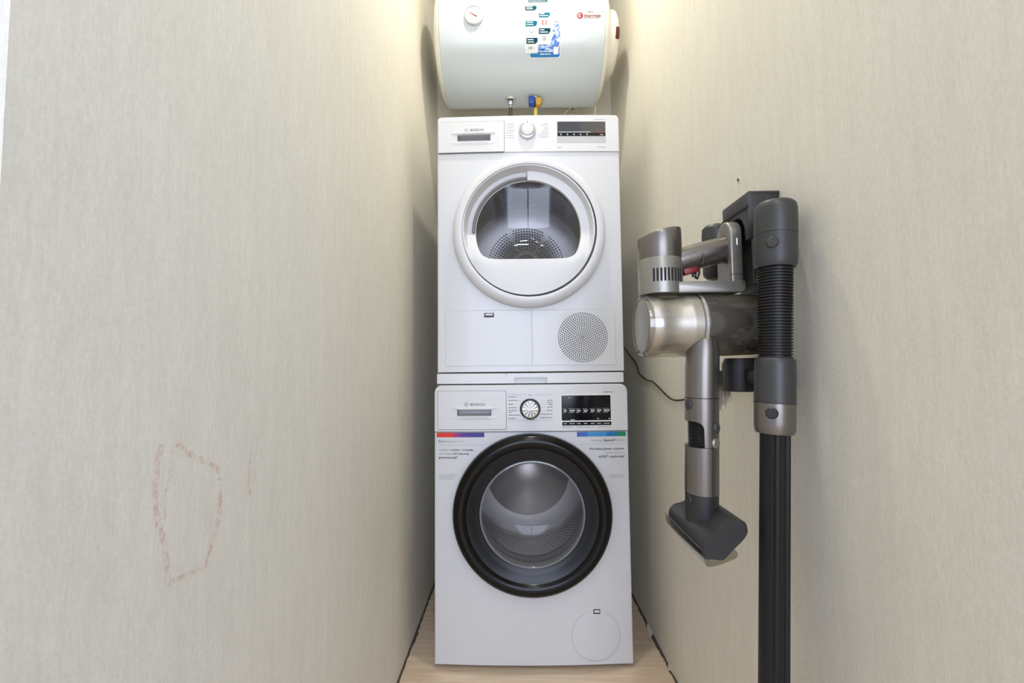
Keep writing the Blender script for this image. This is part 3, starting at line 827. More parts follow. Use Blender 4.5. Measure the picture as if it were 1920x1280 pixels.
for i, z in enumerate((1.6995, 1.6935, 1.6860, 1.6775, 1.6695, 1.6605, 1.6530)): fl.dashes(-.0640, z, (.020, .024, .021, .024, .017, .020, .022)[i], .0017, 200 + i); fl.rect(-.0690, -.0675, z, z + .003)
for i, z in enumerate((1.6990, 1.6930, 1.6840, 1.6770, 1.6690, 1.6615, 1.6535)): fl.dashes(.0690, z, (.016, .022, .014, .017, .024, .035, .030)[i], .0017, 220 + i, align='RIGHT')
fl.dashes(-.0110, 1.6500, .026, .0018, 240); fl.rect(-.0005, .0022, 1.6425, 1.6460)
fl.dashes(.0995, 1.6180, .014, .0024, 241); fl.dashes(.2290, 1.6185, .030, .0022, 242); fl.dashes(.2220, 1.7120, .026, .0018, 243); fl.rect(.2520, .2545, 1.7120, 1.7152)
obj('programme_print', lay(fl, on_d(0.0028)), M_INKL, dpan, label='pale grey programme names', normals=False, flat=True)
KC = (0.0005, db(Vector((0, DY - .0025, 0))).y, 1.6755)
kn = obj('programme_dial', lathe(MB(), [(0, -.0140), (.0170, -.0140), (.0192, -.0132), (.0202, -.0110), (.0206, -.004)], KC, 'y', 48), M_WPLAST, td)
obj('dial_ring', lathe(MB(), [(.0204, -.0095), (.0222, -.0110), (.0262, -.0100), (.0282, -.0060), (.0288, -.002), (.0288, 0)], KC, 'y', 48), M_SATIN, kn, label='chrome dial ring')
obj('dial_mark', box(MB(), KC[0] - .0010, KC[0] + .0010, KC[1] - .0125, KC[1] - .006, KC[2] + .0195, KC[2] + .0272), M_INK, kn)
mb = MB(); prism(mb, rrect(.0975, .2580, 1.6345, 1.7070, .002), DY - .0030, DY + .003, .0004, 1, cuts=[c for c in CUTS if .10 < c < .255]); mb.warp(db)
dsp = obj('display', mb, M_STKG, td, label='pale grey display surround')
mb = MB(); prism(mb, rrect(.0990, .2565, 1.6570, 1.7055, .001), DY - .0037, DY + .003, .0004, 1, cuts=[c for c in CUTS if .102 < c < .25]); mb.warp(db)
obj('display_glass', mb, M_DISPG, dsp, label='dark grey display glass')
mb = MB(); prism(mb, [(.0992, 1.6572), (.2563, 1.6572), (.2563, 1.6668), (.0992, 1.6668)], DY - .0039, DY + .003, cuts=[c for c in CUTS if .102 < c < .25]); mb.warp(db)
obj('key_strip', mb, M_DISP, dsp, label='black key strip')
fl = Flat().rect(.1025, .2080, 1.6690, 1.6708)
for i in range(5): fl.ring(.1100 + i * .0215, 1.6618, .0012, .0024, 14)
fl.rect(.2380, .2440, 1.6605, 1.6622); fl.poly([(.2440, 1.6590), (.2475, 1.6590), (.2475, 1.6640)])
obj('key_print', lay(fl, on_d(0.0042)), M_INKW, dsp, label='white key symbols', normals=False, flat=True)
obj('warning_print', lay(Flat().dashes(.2310, 1.6690, .022, .0014, 244), on_d(0.0042)), M_RED, dsp, label='red line of print', normals=False, flat=True)

# door: outer ring, dished lid with half-moon opening, glass bowl
OC = (0.0015, 0, 1.3370)
door = obj('door', lathe(MB(), [(.230, .036), (.2440, .034), (.2450, .026), (.2430, .010), (.2370, .000), (.2280, -.0050), (.2160, -.0065), (.2135, -.0052), (.2128, .004), (.2128, .030)], OC, 'y', 120), M_WPLAST, td, label='round door with broad white rim', sharp=55)
obj('lid_gap', lathe(MB(), [(.2100, .008), (.2126, .008), (.2126, -.0040)], (OC[0], 0, OC[2] + .0008), 'y', 96), M_SEAM, door, normals=False, label='dark joint round the lid')
LC = (-0.0010, 1.3405)
def half_moon(a):
    s = -math.sin(a); p = 12
    q = (1 / .170) ** p + ((s / .0965) ** p if s > 0 else 0)
    return q ** (-1 / p)
def sstep(x, a, b):
    t = min(1, max(0, (x - a) / (b - a))); return t * t * (3 - 2 * t)
NA, NR = 240, 14
v = []; f = []
for i in range(NA):
    a = 2 * PI * i / NA
    wi = half_moon(a); up = sstep(math.sin(a), -.55, .05)
    left = 1.0 if PI * .5 <= a <= PI * 1.012 else 0.0
    for j in range(NR + 1):
        t = j / NR
        r = .2118 + (wi - .2118) * t
        if j == 0: y = .010
        elif j == 1: r, y = .2107, -.0018
        else:
            k = (j - 1) / (NR - 1)
            rim = sstep(k, .08, .30)
            dish = (.030 + .012 * left) * up * (0.75 * rim + 0.25 * k)
            flatp = .002 * (1 - up) * k - .0035 * (1 - up) * math.sin(PI * k)
            y = -.0022 + dish + flatp
        v.append((LC[0] + r * math.cos(a), y, LC[1] + r * math.sin(a)))
    y2 = v[-1][1]
    v.append((LC[0] + (wi - .001) * math.cos(a), .0385, LC[1] + (wi - .001) * math.sin(a)))
S = NR + 2
for i in range(NA):
    k = (i + 1) % NA
    for j in range(S - 1): f.append((i * S + j, k * S + j, k * S + j + 1, i * S + j + 1))
obj('door_lid', MB().add(v, f), M_WPLAST, door, sharp=40)
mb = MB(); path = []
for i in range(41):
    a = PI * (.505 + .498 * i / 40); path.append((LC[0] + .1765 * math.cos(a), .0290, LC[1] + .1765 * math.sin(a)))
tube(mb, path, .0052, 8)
obj('door_handle', mb, M_GASKET, door, label='grey grip strip inside the lid')
mb = MB(); v = []; f = []
for i in range(121):
    t = i / 120; wob = 0
for i in range(96):
    a = 2 * PI * i / 96; w = half_moon(a) - .0005
    for j in range(13):
        q = 1 - j / 12 if j < 12 else 0.0
        v.append((LC[0] + w * q * math.cos(a), .0365 + .032 * (1 - q * q), LC[1] + w * q * math.sin(a)))
for i in range(96):
    k = (i + 1) % 96
    for j in range(12): f.append((i * 13 + j, k * 13 + j, k * 13 + j + 1, i * 13 + j + 1))
obj('door_glass', MB().add(v, f), M_DGLASS, door, label='clear half-moon glass', sharp=60)
# drum with perforated back and centre cap
obj('drum_seal', lathe(MB(), [(.188, .042), (.180, .050), (.178, .085), (.186, .098), (.200, .104)], (DX, 0, DZ), 'y', 72), M_GASKET, td, sharp=60)
drum = obj('drum', lathe(MB(), [(.192, .100), (.240, .104), (.258, .116), (.258, .480), (.250, .492), (.180, .496), (.170, .500), (.062, .500), (.056, .494), (.046, .494)], (DX, 0, DZ), 'y', 96), M_STEEL, td, sharp=50)
obj('drum_cap', lathe(MB(), [(.048, .494), (.046, .484), (.038, .476), (.020, .471), (0, .470)], (DX, 0, DZ), 'y', 48), M_GASKET, drum)
mb = MB()
for k in range(9):
    rr = .072 + k * .0112; n = int(2 * PI * rr / .0118)
    for j in range(n):
        a = 2 * PI * (j + .5 * (k % 2)) / n
        if (a + .15) % (PI / 3) < .16: continue
        mb.add([(DX + rr * math.cos(a) + .0036 * math.cos(q * PI / 3), .4992, DZ + rr * math.sin(a) + .0036 * math.sin(q * PI / 3)) for q in range(6)], [tuple(range(6))])
for k in range(22):
    for j in range(120):
        a = 2 * PI * (j + .5 * (k % 2)) / 120
        if (a + .2) % (2 * PI / 3) < .25: continue
        y = .13 + k * .0155; R0 = .2568
        c = Vector((DX + R0 * math.cos(a), y, DZ + R0 * math.sin(a))); tx = Vector((-math.sin(a), 0, math.cos(a)))
        mb.add([c + .0033 * (math.cos(q * PI / 3) * tx + math.sin(q * PI / 3) * Vector((0, 1, 0))) for q in range(6)], [tuple(range(6))])
obj('drum_perforation', mb, M_HOLE, drum, normals=False, flat=True, kind='stuff')
for k in range(3):
    a = 2 * PI * k / 3 - .075 + 2 * PI / 3; v = []; f = []
    for i in range(9):
        y = .13 + .34 * i / 8; h = .05 * min(1, 3 * min(i + .3, 8.3 - i) / 8)
        for da, hh in ((-.12, 0), (-.03, h), (.03, h), (.12, 0)):
            R0 = .2575 - hh; v.append((DX + R0 * math.cos(a + da), y, DZ + R0 * math.sin(a + da)))
    for i in range(8):
        for q in range(3): b0 = 4 * i + q; f.append((b0, b0 + 1, b0 + 5, b0 + 4))
    obj('drum_lifter', MB().add(v, f), M_POCKET, drum, sharp=60)
# service panel below the door
def plate(x0, x1, z0, z1, lift, r=.003):
    mb = MB(); prism(mb, rrect(x0, x1, z0, z1, r), DY + .0018 - lift, DY + .006, .0006, 1, cuts=[c for c in CUTS if x0 < c < x1]); return mb.warp(db)
obj('panel_gap', plate(-.2715, .2755, .9075, 1.0870, .0003), M_HAIR, td)
sp = obj('condenser_flap', plate(-.2705, .0070, .9085, 1.0858, .0012), M_WHITE, td)
yy = db(Vector((-.13, DY, 0))).y
obj('latch_frame', box(MB(), -.1452, -.1140, yy - .0012, yy + .003, 1.0640, 1.0778, .001), M_CHARD, sp, label='black slot of the latch')
obj('latch', box(MB(), -.1418, -.1174, yy - .0024, yy + .002, 1.0690, 1.0758, .0012), M_WPLAST, sp)
vp = obj('vent_panel', plate(.0085, .2745, .9085, 1.0858, .0012), M_WHITE, td)
GX, GZ = .1704, .9965
mb = MB()
for k in range(13):
    rr = .0042 + k * .00615; n = max(5, int(round(2 * PI * rr / .0066)))
    n = (5, 10, 15, 21, 24, 30, 36, 42, 46, 52, 58, 62, 66)[k] if k < 13 else n
    for j in range(n):
        a = 2 * PI * (j + .37 * k) / n
        mb.add([(GX + rr * math.cos(a) + .0021 * math.cos(q * PI / 3), GZ + rr * math.sin(a) + .0021 * math.sin(q * PI / 3)) for q in range(6)], []) if False else None
        c = (GX + rr * math.cos(a), GZ + rr * math.sin(a))
        b0 = len(mb.v); mb.v += [(c[0] + .0021 * math.cos(q * PI / 4), -.02, c[1] + .0021 * math.sin(q * PI / 4)) for q in range(8)] + [(c[0] + .0021 * math.cos(q * PI / 4), DY + .0026, c[1] + .0021 * math.sin(q * PI / 4)) for q in range(8)]
        mb.f += [tuple(b0 + q for q in range(8)), tuple(b0 + 8 + q for q in range(7, -1, -1))] + [(b0 + q, b0 + 8 + q, b0 + 8 + (q + 1) % 8, b0 + (q + 1) % 8) for q in range(8)]
        mb.m += [0] * 10
cut(vp, mb)
mb = MB(); prism(mb, [(GX + .0815 * math.cos(2 * PI * q / 48), GZ + .0815 * math.sin(2 * PI * q / 48)) for q in range(48)], DY + .0011, DY + .006, cuts=[c for c in CUTS if GX - .08 < c < GX + .08]); mb.warp(db)
obj('vent_backing', mb, M_HOLE, vp, label='dark disc painted for the shade behind the vent holes')  # shade inside the vent holes is painted: a near-black disc

# ------------------------------------------------------------------ water heater
HYC, HZC, HR = 0.350, 2.185, 0.200
HXA, HXB = -0.315, 0.294
wh = thing('water_heater', 'white horizontal cylindrical water heater hung high on the back wall', 'water heater', (-0.012, HYC, HZC))
tank = obj('tank', lathe(MB(), [(HR - .004, HXA), (HR, HXA + .003), (HR, HXB - .003), (HR - .004, HXB)], (0, HYC, HZC), 'x', 128), M_HEAT, wh)
for s, X in ((-1, HXA), (1, HXB)):
    obj('end_cap', lathe(MB(), [(HR - .002, X - s * .001), (HR - .0035, X + s * .0035), (HR - .010, X + s * .013), (HR - .022, X + s * .020), (HR - .050, X + s * .026), (.06, X + s * .030), (0, X + s * .031)], (0, HYC, HZC), 'x', 96), M_HCAP, wh)
def on_h(lift, x0=0.0):
    def fn(a, b):          # a along the tank, b the height coordinate along the curved front (0 = level with the axis)
        p = b / HR; R = HR + lift
        return (a, HYC - R * math.cos(p), HZC + R * math.sin(p))
    return fn
obj('mounting_bracket', box(MB(), -.20, -.16, HYC + HR - .03, YB, HZC - .05, HZC + .12, .003), M_SATIN, wh)
obj('mounting_bracket', box(MB(), .14, .18, HYC + HR - .03, YB, HZC - .05, HZC + .12, .003), M_SATIN, wh)
# thermometer dial
dp = -.0099 / HR
nd = Vector((0, -math.cos(dp), math.sin(dp)))
up = Vector((0, math.sin(dp), math.cos(dp))); rt = Vector((1, 0, 0))
dc = Vector((-.1840, HYC, HZC)) + nd * (HR - .002)
def on_dial(mb_local):
    mb_local.v = [tuple(dc + rt * p[0] + up * p[2] + nd * (-p[1])) for p in mb_local.v]; return mb_local
th = obj('thermometer', on_dial(lathe(MB(), [(.0355, .003), (.0350, -.006), (.0335, -.010), (.0312, -.0105), (.0302, -.008)], (0, 0, 0), 'y', 48)), M_SATIN, wh, label='round thermometer with silver bezel')
obj('dial_face', on_dial(cyl(MB(), .0310, -.0075, .001, (0, 0, 0), 'y', 48)), M_STKW, th, label='white dial face')
fl = Flat().poly([(-.0195, .0118), (-.0185, .0096), (.0105, -.0085), (.0118, -.0042)])
obj('needle', on_dial(lay(fl, lambda a, b: (a, -.0088, b))), M_BADGE, th, label='dark red needle', normals=False)
fl = Flat()
for i in range(17):
    a = math.radians(-35 + 250 * i / 16); fl.line([(.0236 * math.cos(a), .0236 * math.sin(a)), (.0265 * math.cos(a), .0265 * math.sin(a))], .0007)
fl.ring(.0, -.017, .0022, .0034, 14)
obj('dial_print', on_dial(lay(fl, lambda a, b: (a, -.0079, b))), M_INKL, th, normals=False, flat=True)
# big information sticker; b is the arc height along the front of the tank
fl = Flat()
fl.rect(.0010, .1315, -.1320, .1000, 0, nb=24); fl.rect(.0185, .1315, -.1470, -.1320, 0, nb=3)
stk = obj('information_sticker', lay(fl, on_h(.0005)), M_STKW, wh, label='tall blue and white information sticker', normals=False)
fl = Flat()
fl.rect(.0480, .1290, -.1310, -.1060, 0, nb=4)
fl.poly([(.0930, -.1060), (.1290, -.1060), (.1290, -.0800), (.1130, -.0700), (.1000, -.0830)])
fl.poly([(.1030, -.0780), (.1180, -.0900), (.1285, -.0760), (.1280, -.0640), (.1180, -.0560), (.1120, -.0640)])
for x, b, r in ((.1060, -.0640, .005), (.1120, -.0500, .004), (.1190, -.0470, .0045), (.1070, -.0440, .003), (.1130, -.0360, .003), (.1240, -.0550, .003), (.1080, -.0330, .002), (.1210, -.0390, .002)):
    fl.disc(x, b, r, 9)
obj('splash_print', lay(fl, on_h(.0009)), M_WAVE, stk, label='printed splash of water', normals=False, flat=True)
fl = Flat().poly(rrect(.0200, .1290, -.1450, -.1290, .006))
obj('blue_band', lay(fl, on_h(.0011)), M_BLU3, stk, label='blue band along the sticker foot', normals=False, flat=True)
fl = Flat().dashes(.0560, -.1280, .042, .0030, 301); fl.dashes(.0560, -.1365, .040, .0030, 302)
fl.rect(.1060, .1240, -.1360, -.1130)
obj('white_print', lay(fl, on_h(.0015)), M_STKW, stk, normals=False, flat=True)
def tab(x, b, w, h): return [(x, b), (x + w - .008, b), (x + w, b + .007), (x + w, b + h - .002), (x + w - .002, b + h), (x, b + h)]
fl = Flat(); fw = Flat(); fg = Flat(); fc = Flat()
M_CARD = mat('card_grey', (230, 230, 226), 0.4)
TABS = [(.0055, -.1030, .0410, .0180, 1, .0290), (.0510, -.0735, .0420, .0180, 1, .0320), (.0030, -.0490, .0415, .0175, 0, .0280), (.0510, -.0195, .0400, .0170, 0, .0280), (.0020, .0066, .0415, .0175, 1, .0250)]
for i, (x, b, w, h, mi, ch) in enumerate(TABS):
    obj('caption_tab', lay(Flat().poly(tab(x, b, w, h)), on_h(.0017)), [M_TEAL, M_TEALD][mi], stk, normals=False, flat=True)
    fw.rect(x + .0040, x + .026 - .006 * (i % 2), b + .0110, b + .0140); fw.rect(x + .0040, x + .028 + .005 * (i % 2), b + .0040, b + .0068)
    if i < 3: obj('caption_card', lay(Flat().rect(x - .002, x + w + .001, b - ch, b - .0004, nb=3), on_h(.0013)), M_CARD, stk, normals=False, flat=True)
obj('title_banner', lay(Flat().rect(.0136, .0830, .0410, .0700, nb=3), on_h(.0017)), M_TEALD, stk, normals=False, flat=True)
fw.rect(.0165, .0780, .0440, .0462); fw.rect(.0165, .0700, .0510, .0535)
for x in (.088, .098, .107): fg.rect(x, x + .006 - .002 * (x < .1), .0420, .0560)
obj('tab_lettering', lay(fw, on_h(.0021)), M_STKW, stk, normals=False, flat=True)
fg.ring(.0243, -.0630, .0050, .0075, 18, a0=PI, a1=2 * PI); fg.rect(.0168, .0195, -.0630, -.0560); fg.rect(.0291, .0318, -.0630, -.0560)
fg.rect(.0640, .0780, -.0930, -.0905); fg.rect(.0655, .0790, -.0880, -.0855); fg.rect(.0640, .0775, -.0830, -.0805)
fg.rect(.0120, .0150, -.1200, -.1110); fg.disc(.0225, -.1155, .0045, 14); fg.rect(.0310, .0330, -.1200, -.1110)
fg.dashes(.1170, .0160, .0100, .0024, 350); fg.dashes(.1160, -.0100, .0110, .0024, 351)
obj('icon_print', lay(fg, on_h(.0018)), M_INKL, stk, normals=False, flat=True)
fg = Flat().ring(.0707, -.0370, .0055, .0088, 18, a0=PI * .6, a1=PI * 1.4); fg.ring(.0707, -.0370, .0055, .0088, 18, a0=-PI * .4, a1=PI * .4)
obj('heating_symbol', lay(fg, on_h(.0018)), M_RED, stk, label='red coil symbol', normals=False, flat=True)
# maker badge
bz = -.0150
bd = obj('badge', lay(Flat().disc(.2000, bz, .0095, 32), on_h(.0008)), M_BADGE, wh, label='round red badge with maker name', normals=False, flat=True)
fl = Flat().ring(.2000, bz, .0095, .0110, 36); fl.text('thermex', .2140, bz - .0062, .0175, width=.0620, bold=.022)
fl.dashes(.228, bz + .0120, .020, .0022, 360); fl.rect(.2110, .2720, bz - .0098, bz - .0086); fl.ring(.2785, bz + .0110, .0010, .0020, 12)
obj('badge_lettering', lay(fl, on_h(.0008)), M_BADGE, bd, normals=False, flat=True)
fl = Flat().text('T', .1973, bz - .0050, .0130, bold=.02)
fl.ring(.2000, bz, .0048, .0070, 24, a0=PI * .5, a1=PI * 1.6)
obj('badge_symbol', lay(fl, on_h(.0012)), M_STKW, bd, normals=False, flat=True)
# electric cover on the right end with switch, and the mains cord
BXC = (0, .300, 2.165)
cv = obj('electric_cover', lathe(MB(), [(.118, HXB + .006), (.118, HXB + .040), (.114, HXB + .050), (.098, HXB + .060), (.040, HXB + .067), (0, HXB + .067)], BXC, 'x', 56), M_HBOX, wh, label='cream plastic cover over the electrics', sharp=50)
pc = Vector((HXB + .0500, BXC[1] - .1090, BXC[2] - .030))
mb = MB(); box(mb, -.007, .007, -.006, .006, -.019, .019, .002); mb.v = [tuple(Matrix.Rotation(math.radians(14), 3, 'X') @ (Matrix.Rotation(math.radians(42), 3, 'Z') @ Vector(p)) + pc) for p in mb.v]
obj('power_switch', mb, M_MAROON, cv, label='maroon power switch')
mb = MB(); tube(mb, smooth_path([(.300, .40, 2.065), (.302, .42, 2.01), (.303, .44, 1.95), (.303, .47, 1.86), (.303, .555, 1.77), (.303, .570, 1.70)], 6), .0034, 8)
obj('mains_cord', mb, M_CORD, wh, label='cream mains cord')
# water connections underneath
zb = HZC - HR
def flange(x):
    return lathe(MB(), [(0, zb - .003), (.020, zb - .003), (.024, zb + .001), (.024, zb + .006)], (x, HYC, 0), 'z', 32)
hp = obj('outlet_flange', flange(-.0560), M_CHROME, wh)
mb = MB(); cyl(mb, .0105, zb - .006, zb + .002, (-.0560, HYC, 0), 'z', 20, mi=0); lathe(mb, [(0, zb - .006), (.0115, zb - .006), (.0115, zb - .022), (0, zb - .022)], (-.0560, HYC, 0), 'z', 6, mi=1); cyl(mb, .0065, zb - .036, zb - .022, (-.0560, HYC, 0), 'z', 16, mi=1)
obj('outlet_nut', mb, [M_CHARD, M_CHROME], hp)
mb = MB(); tube(mb, smooth_path([(-.0560, HYC, zb - .034), (-.056, HYC + .002, zb - .10), (-.054, .39, zb - .16), (-.05, .48, zb - .205), (-.05, .560, zb - .24), (-.05, .569, zb - .32)], 6), .0072, 12)
obj('braided_hose', mb, M_BRAID, hp)
vx = .0400
hp = obj('inlet_flange', flange(vx), M_WPLAST, wh)
mb = MB(); cyl(mb, .014, zb - .010, zb + .001, (vx, HYC, 0), 'z', 20, mi=1); cyl(mb, .0095, zb - .036, zb - .010, (vx + .008, HYC, 0), 'z', 16); lathe(mb, [(0, -.032), (.013, -.032), (.017, -.028), (.017, -.006), (0, -.006)], (vx + .016, HYC, zb - .022), 'y', 8)
sv = obj('safety_valve', mb, [M_BRASS, M_CHARD], hp, label='brass safety valve')
obj('valve_handle', box(MB(), vx - .0230, vx + .000, HYC - .036, HYC - .004, zb - .036, zb - .006, .003), M_BLUEH, hp, label='blue valve handle')
mb = MB(); tube(mb, smooth_path([(vx + .006, HYC, zb - .034), (vx + .004, HYC + .01, zb - .09), (vx, .42, zb - .15), (vx, .50, zb - .19), (vx, .560, zb - .23), (vx, .569, zb - .32)], 6), .0075, 12)
obj('supply_hose', mb, M_YELLOW, hp, label='yellow supply hose')

# cable coil lying on the dryer near its front edge
mb = MB(); P = []
for i in range(97):
    a = 2 * PI * i / 32; w = .0025 * math.sin(a * 3.3 + i * .02)
    e1, e2 = .040 * math.cos(a), .011 * math.sin(a) + w
    P.append((.1430 + e1 * .62 - e2 * .55, .125 + e1 * .35 + w * 2, 1.7790 + e1 * .95 + e2 * .80))
tube(mb, P, .0026, 7)
tag(obj('cable_coil', mb, M_CABLEG), 'thin grey cable coil standing on top of the tumble dryer', 'cable')

# ------------------------------------------------------------------ vacuum: wall dock
dk = thing('vacuum_dock', 'dark grey wall dock that carries the cordless vacuum', 'vacuum dock', (XR, -.5725, 1.1))
mb = MB(); prism(mb, [(-.617, 1.0365), (-.528, 1.0365), (-.528, 1.1990), (-.617, 1.1990)], .3790, XR, .003, 2, axis='x')
obj('back_plate', mb, M_CHARD, dk)
arch = [(-.617, 1.118)] + [(-.617, 1.1180)] 
pr = [(-.617, 1.2010), (-.617, 1.1210), (-.604, 1.1210)]
for i in range(13):
    a = PI * i / 12; pr.append((-.575 - .028 * math.cos(a), 1.1350 + .033 * math.sin(a)))
pr += [(-.540, 1.1210), (-.528, 1.1210), (-.528, 1.2010)]
mb = MB(); prism(mb, pr, .3515, .3830, .0015, 2, axis='x')
hd = obj('dock_head', mb, M_CHAR, dk)
mb = MB(); box(mb, .3500, .3530, -.6172, -.5280, 1.1745, 1.1785)
obj('head_groove', mb, M_HOLE, hd)
mb = MB(); box(mb, .3535, XR, -.6180, -.5275, 1.1985, 1.2030, .0015)
obj('head_lid', mb, M_CHARM, hd)
for y in (-.6165, -.5285):
    obj('side_rail', box(MB(), .3560, .3790, y - .0015, y + .0015, 1.045, 1.120, .001), M_GUN, dk)
obj('wand_clip', box(MB(), .366, .400, -.6448, -.616, 1.120, 1.150, .004), M_CHARD, dk)
obj('wand_clip', box(MB(), .345, .400, -.6465, -.59, .875, .900, .004), M_CHARD, dk)
lw = obj('lower_holder', lathe(MB(), [(0, .8615), (.0275, .8615), (.0290, .8635), (.0290, .905), (.0280, .910), (.0240, .9195), (0, .9195)], (.3520, -.570, 0), 'z', 40), M_CHARD, dk, label='round dark lower holder')
obj('holder_arm', box(MB(), .3700, XR, -.600, -.540, .8660, .9200, .004), M_CHARD, dk)

# ------------------------------------------------------------------ handheld vacuum
hv = thing('cordless_vacuum', 'grey cordless handheld vacuum with clear bin, held by the wall dock', 'vacuum cleaner', (.27, -.572, .98))
VY = -.572
def slant(v):
    if v.z > 1.10: v.z += (v.x - .2470) * .22 * (v.z - 1.10) / .05
    return v
mb = MB(); lathe(mb, [(0, 1.1520), (.0345, 1.1520), (.0370, 1.1500), (.0376, 1.1450), (.0376, 1.0955), (.0374, 1.0950)], (.2150, VY, 0), 'z', 56); mb.warp(slant)
pod = obj('motor_pod', mb, M_GUN, hv, sharp=50)
mb = MB(); lathe(mb, [(.0372, 1.0965), (.0378, 1.0950), (.0378, 1.0500), (.0378, 1.0330), (0, 1.0330)], (.2150, VY, 0), 'z', 56)
low = obj('motor_housing', mb, M_GUNL, hv, sharp=50)
for i in range(9):
    a = math.radians(-124 + 8.9 * i * 1.05)
    c = Vector((.2150 + .0379 * math.cos(a), VY + .0379 * math.sin(a), 1.0637))
    mb = MB(); box(mb, -.0016, .0016, -.0012, .0006, -.0115, .0115, .0008, 1)
    mb.v = [tuple(Matrix.Rotation(a + PI / 2, 3, 'Z') @ Vector(p) + c) for p in mb.v]
    obj('vent_slot', mb, M_HOLE, low)
# handle
hp_ = [(.2380, VY, 1.0905), (.2650, VY, 1.0985), (.3000, VY, 1.1070), (.3250, VY, 1.1135), (.3420, VY, 1.1180)]
mb = MB(); tube(mb, smooth_path(hp_, 6), [.0205 + .0028 * math.sin(PI * i / 24) for i in range(25)], 24)
hdl = obj('handle', mb, M_GUN, hv, sharp=60)
mb = MB(); box(mb, -.0140, .0120, -.0085, .0085, -.0085, .0060, .002); mb.v = [tuple(Matrix.Rotation(math.radians(-14), 3, 'Y') @ Vector(p) + Vector((.2665, VY - .004, 1.0785))) for p in mb.v]
obj('trigger', mb, M_TRIG, hdl, label='red trigger')
mb = MB(); tube(mb, [(.2800, VY, 1.0900), (.2812, VY, 1.0720), (.2790, VY, 1.0640), (.2755, VY, 1.0665), (.2745, VY, 1.0760)], [.006, .0055, .0048, .0042, .003], 12)
obj('trigger_guard', mb, M_GUND, hdl)
mb = MB(); tube(mb, [(.2826, VY - .0232, 1.1020), (.2826, VY - .0238, 1.0920), (.2826, VY - .0205, 1.0830)], .0012, 6)
obj('handle_seam', mb, M_GUND, hdl)
# battery strut with rounded top, base bar
pr = [(-.5985, 1.0440), (-.5985, 1.1340)] + [(-.5725 - .026 * math.cos(PI * i / 14), 1.1360 + .0270 * math.sin(PI * i / 14)) for i in range(15)] + [(-.5465, 1.1340), (-.5465, 1.0440)]
mb = MB(); prism(mb, pr, .3290, .3505, .0035, 3, axis='x')
stt = obj('battery_strut', mb, M_GUNL, hv)
obj('charge_light', box(MB(), .3398, .3410, -.5990, -.5975, 1.1155, 1.1275, .0003, 1), M_LED, stt, label='lit white charge light')
obj('strut_seam', box(MB(), .3285, .3510, -.5990, -.5460, 1.0640, 1.0648), M_GUND, stt)
pr = rrect(.2050, .3510, 1.0325, 1.0520, (.004, .010, .002, .004))
mb = MB(); prism(mb, pr, VY - .0310, VY + .0310, .0018, 2)
obj('base_bar', mb, M_GUNL, hv)
mb = MB(); prism(mb, [(.3270, 1.0515), (.3300, 1.0515), (.3300, 1.0930), (.3285, 1.0930)], VY - .020, VY + .020, .001, 1)
obj('strut_web', mb, M_GUN, hv)
# bin: metal filter shell with clear end, smoked dust bin
BC = (0, VY, .9785)
obj('filter_shell', lathe(MB(), [(.0480, .1860), (.0510, .1880), (.0530, .1960), (.0535, .2050), (.0500, .2120), (.0495, .2260), (.0500, .2420), (.0540, .2500), (.0548, .2560), (.0540, .2700), (.0545, .2740), (.0545, .2780)], BC, 'x', 72), M_CUPM, hv, label='shiny filter shell')
obj('end_disc', lathe(MB(), [(0, .1800), (.0440, .1790), (.0470, .1800), (.0480, .1880)], BC, 'x', 64), M_GUNL, hv, label='flat grey end disc')
obj('clear_rim', lathe(MB(), [(.0478, .1790), (.0505, .1765), (.0545, .1790), (.0560, .1860), (.0560, .2100), (.0560, .2500), (.0570, .2740)], BC, 'x', 72), M_CLEAR, hv, label='clear plastic shell over the filter')
obj('shell_ring', lathe(MB(), [(.0552, .2690), (.0580, .2700), (.0582, .2745), (.0552, .2760)], BC, 'x', 72), M_CHROME, hv)
dbin = obj('dust_bin', lathe(MB(), [(.0545, .2760), (.0560, .2780), (.0555, .3000), (.0535, .3700), (.0510, .3950), (.0400, .3990), (0, .3995)], BC, 'x', 72), M_SMOKE, hv, label='smoked clear dust bin')
obj('bin_core', lathe(MB(), [(.0500, .2785), (.0480, .3050), (.0400, .3180), (.0300, .3400), (.0300, .3900), (0, .3900)], BC, 'x', 48), mat('bin_core_grey', (104, 100, 96), 0.4), dbin)
mb = MB()
bm = bmesh.new(); bmesh.ops.create_icosphere(bm, subdivisions=4, radius=1)
for v_ in bm.verts:
    p = v_.co; k = 1 + .16 * math.sin(p.x * 7 + 1) * math.cos(p.z * 9) + .10 * math.sin(p.y * 13 + p.x * 5)
    q = Vector((.358 + p.x * .036 * k, VY - .006 + p.y * .043 * k, .9560 + p.z * .024 * k))
    d = Vector((q.y - VY, q.z - BC[2])); 
    if d.length > .0505: d *= .0505 / d.length; q.y, q.z = VY + d.x, BC[2] + d.y
    q.x = min(q.x, .393); v_.co = q
mb.bm(bm)
obj('dust', mb, M_DUST, dbin, label='grey fluff inside the bin', kind='stuff')
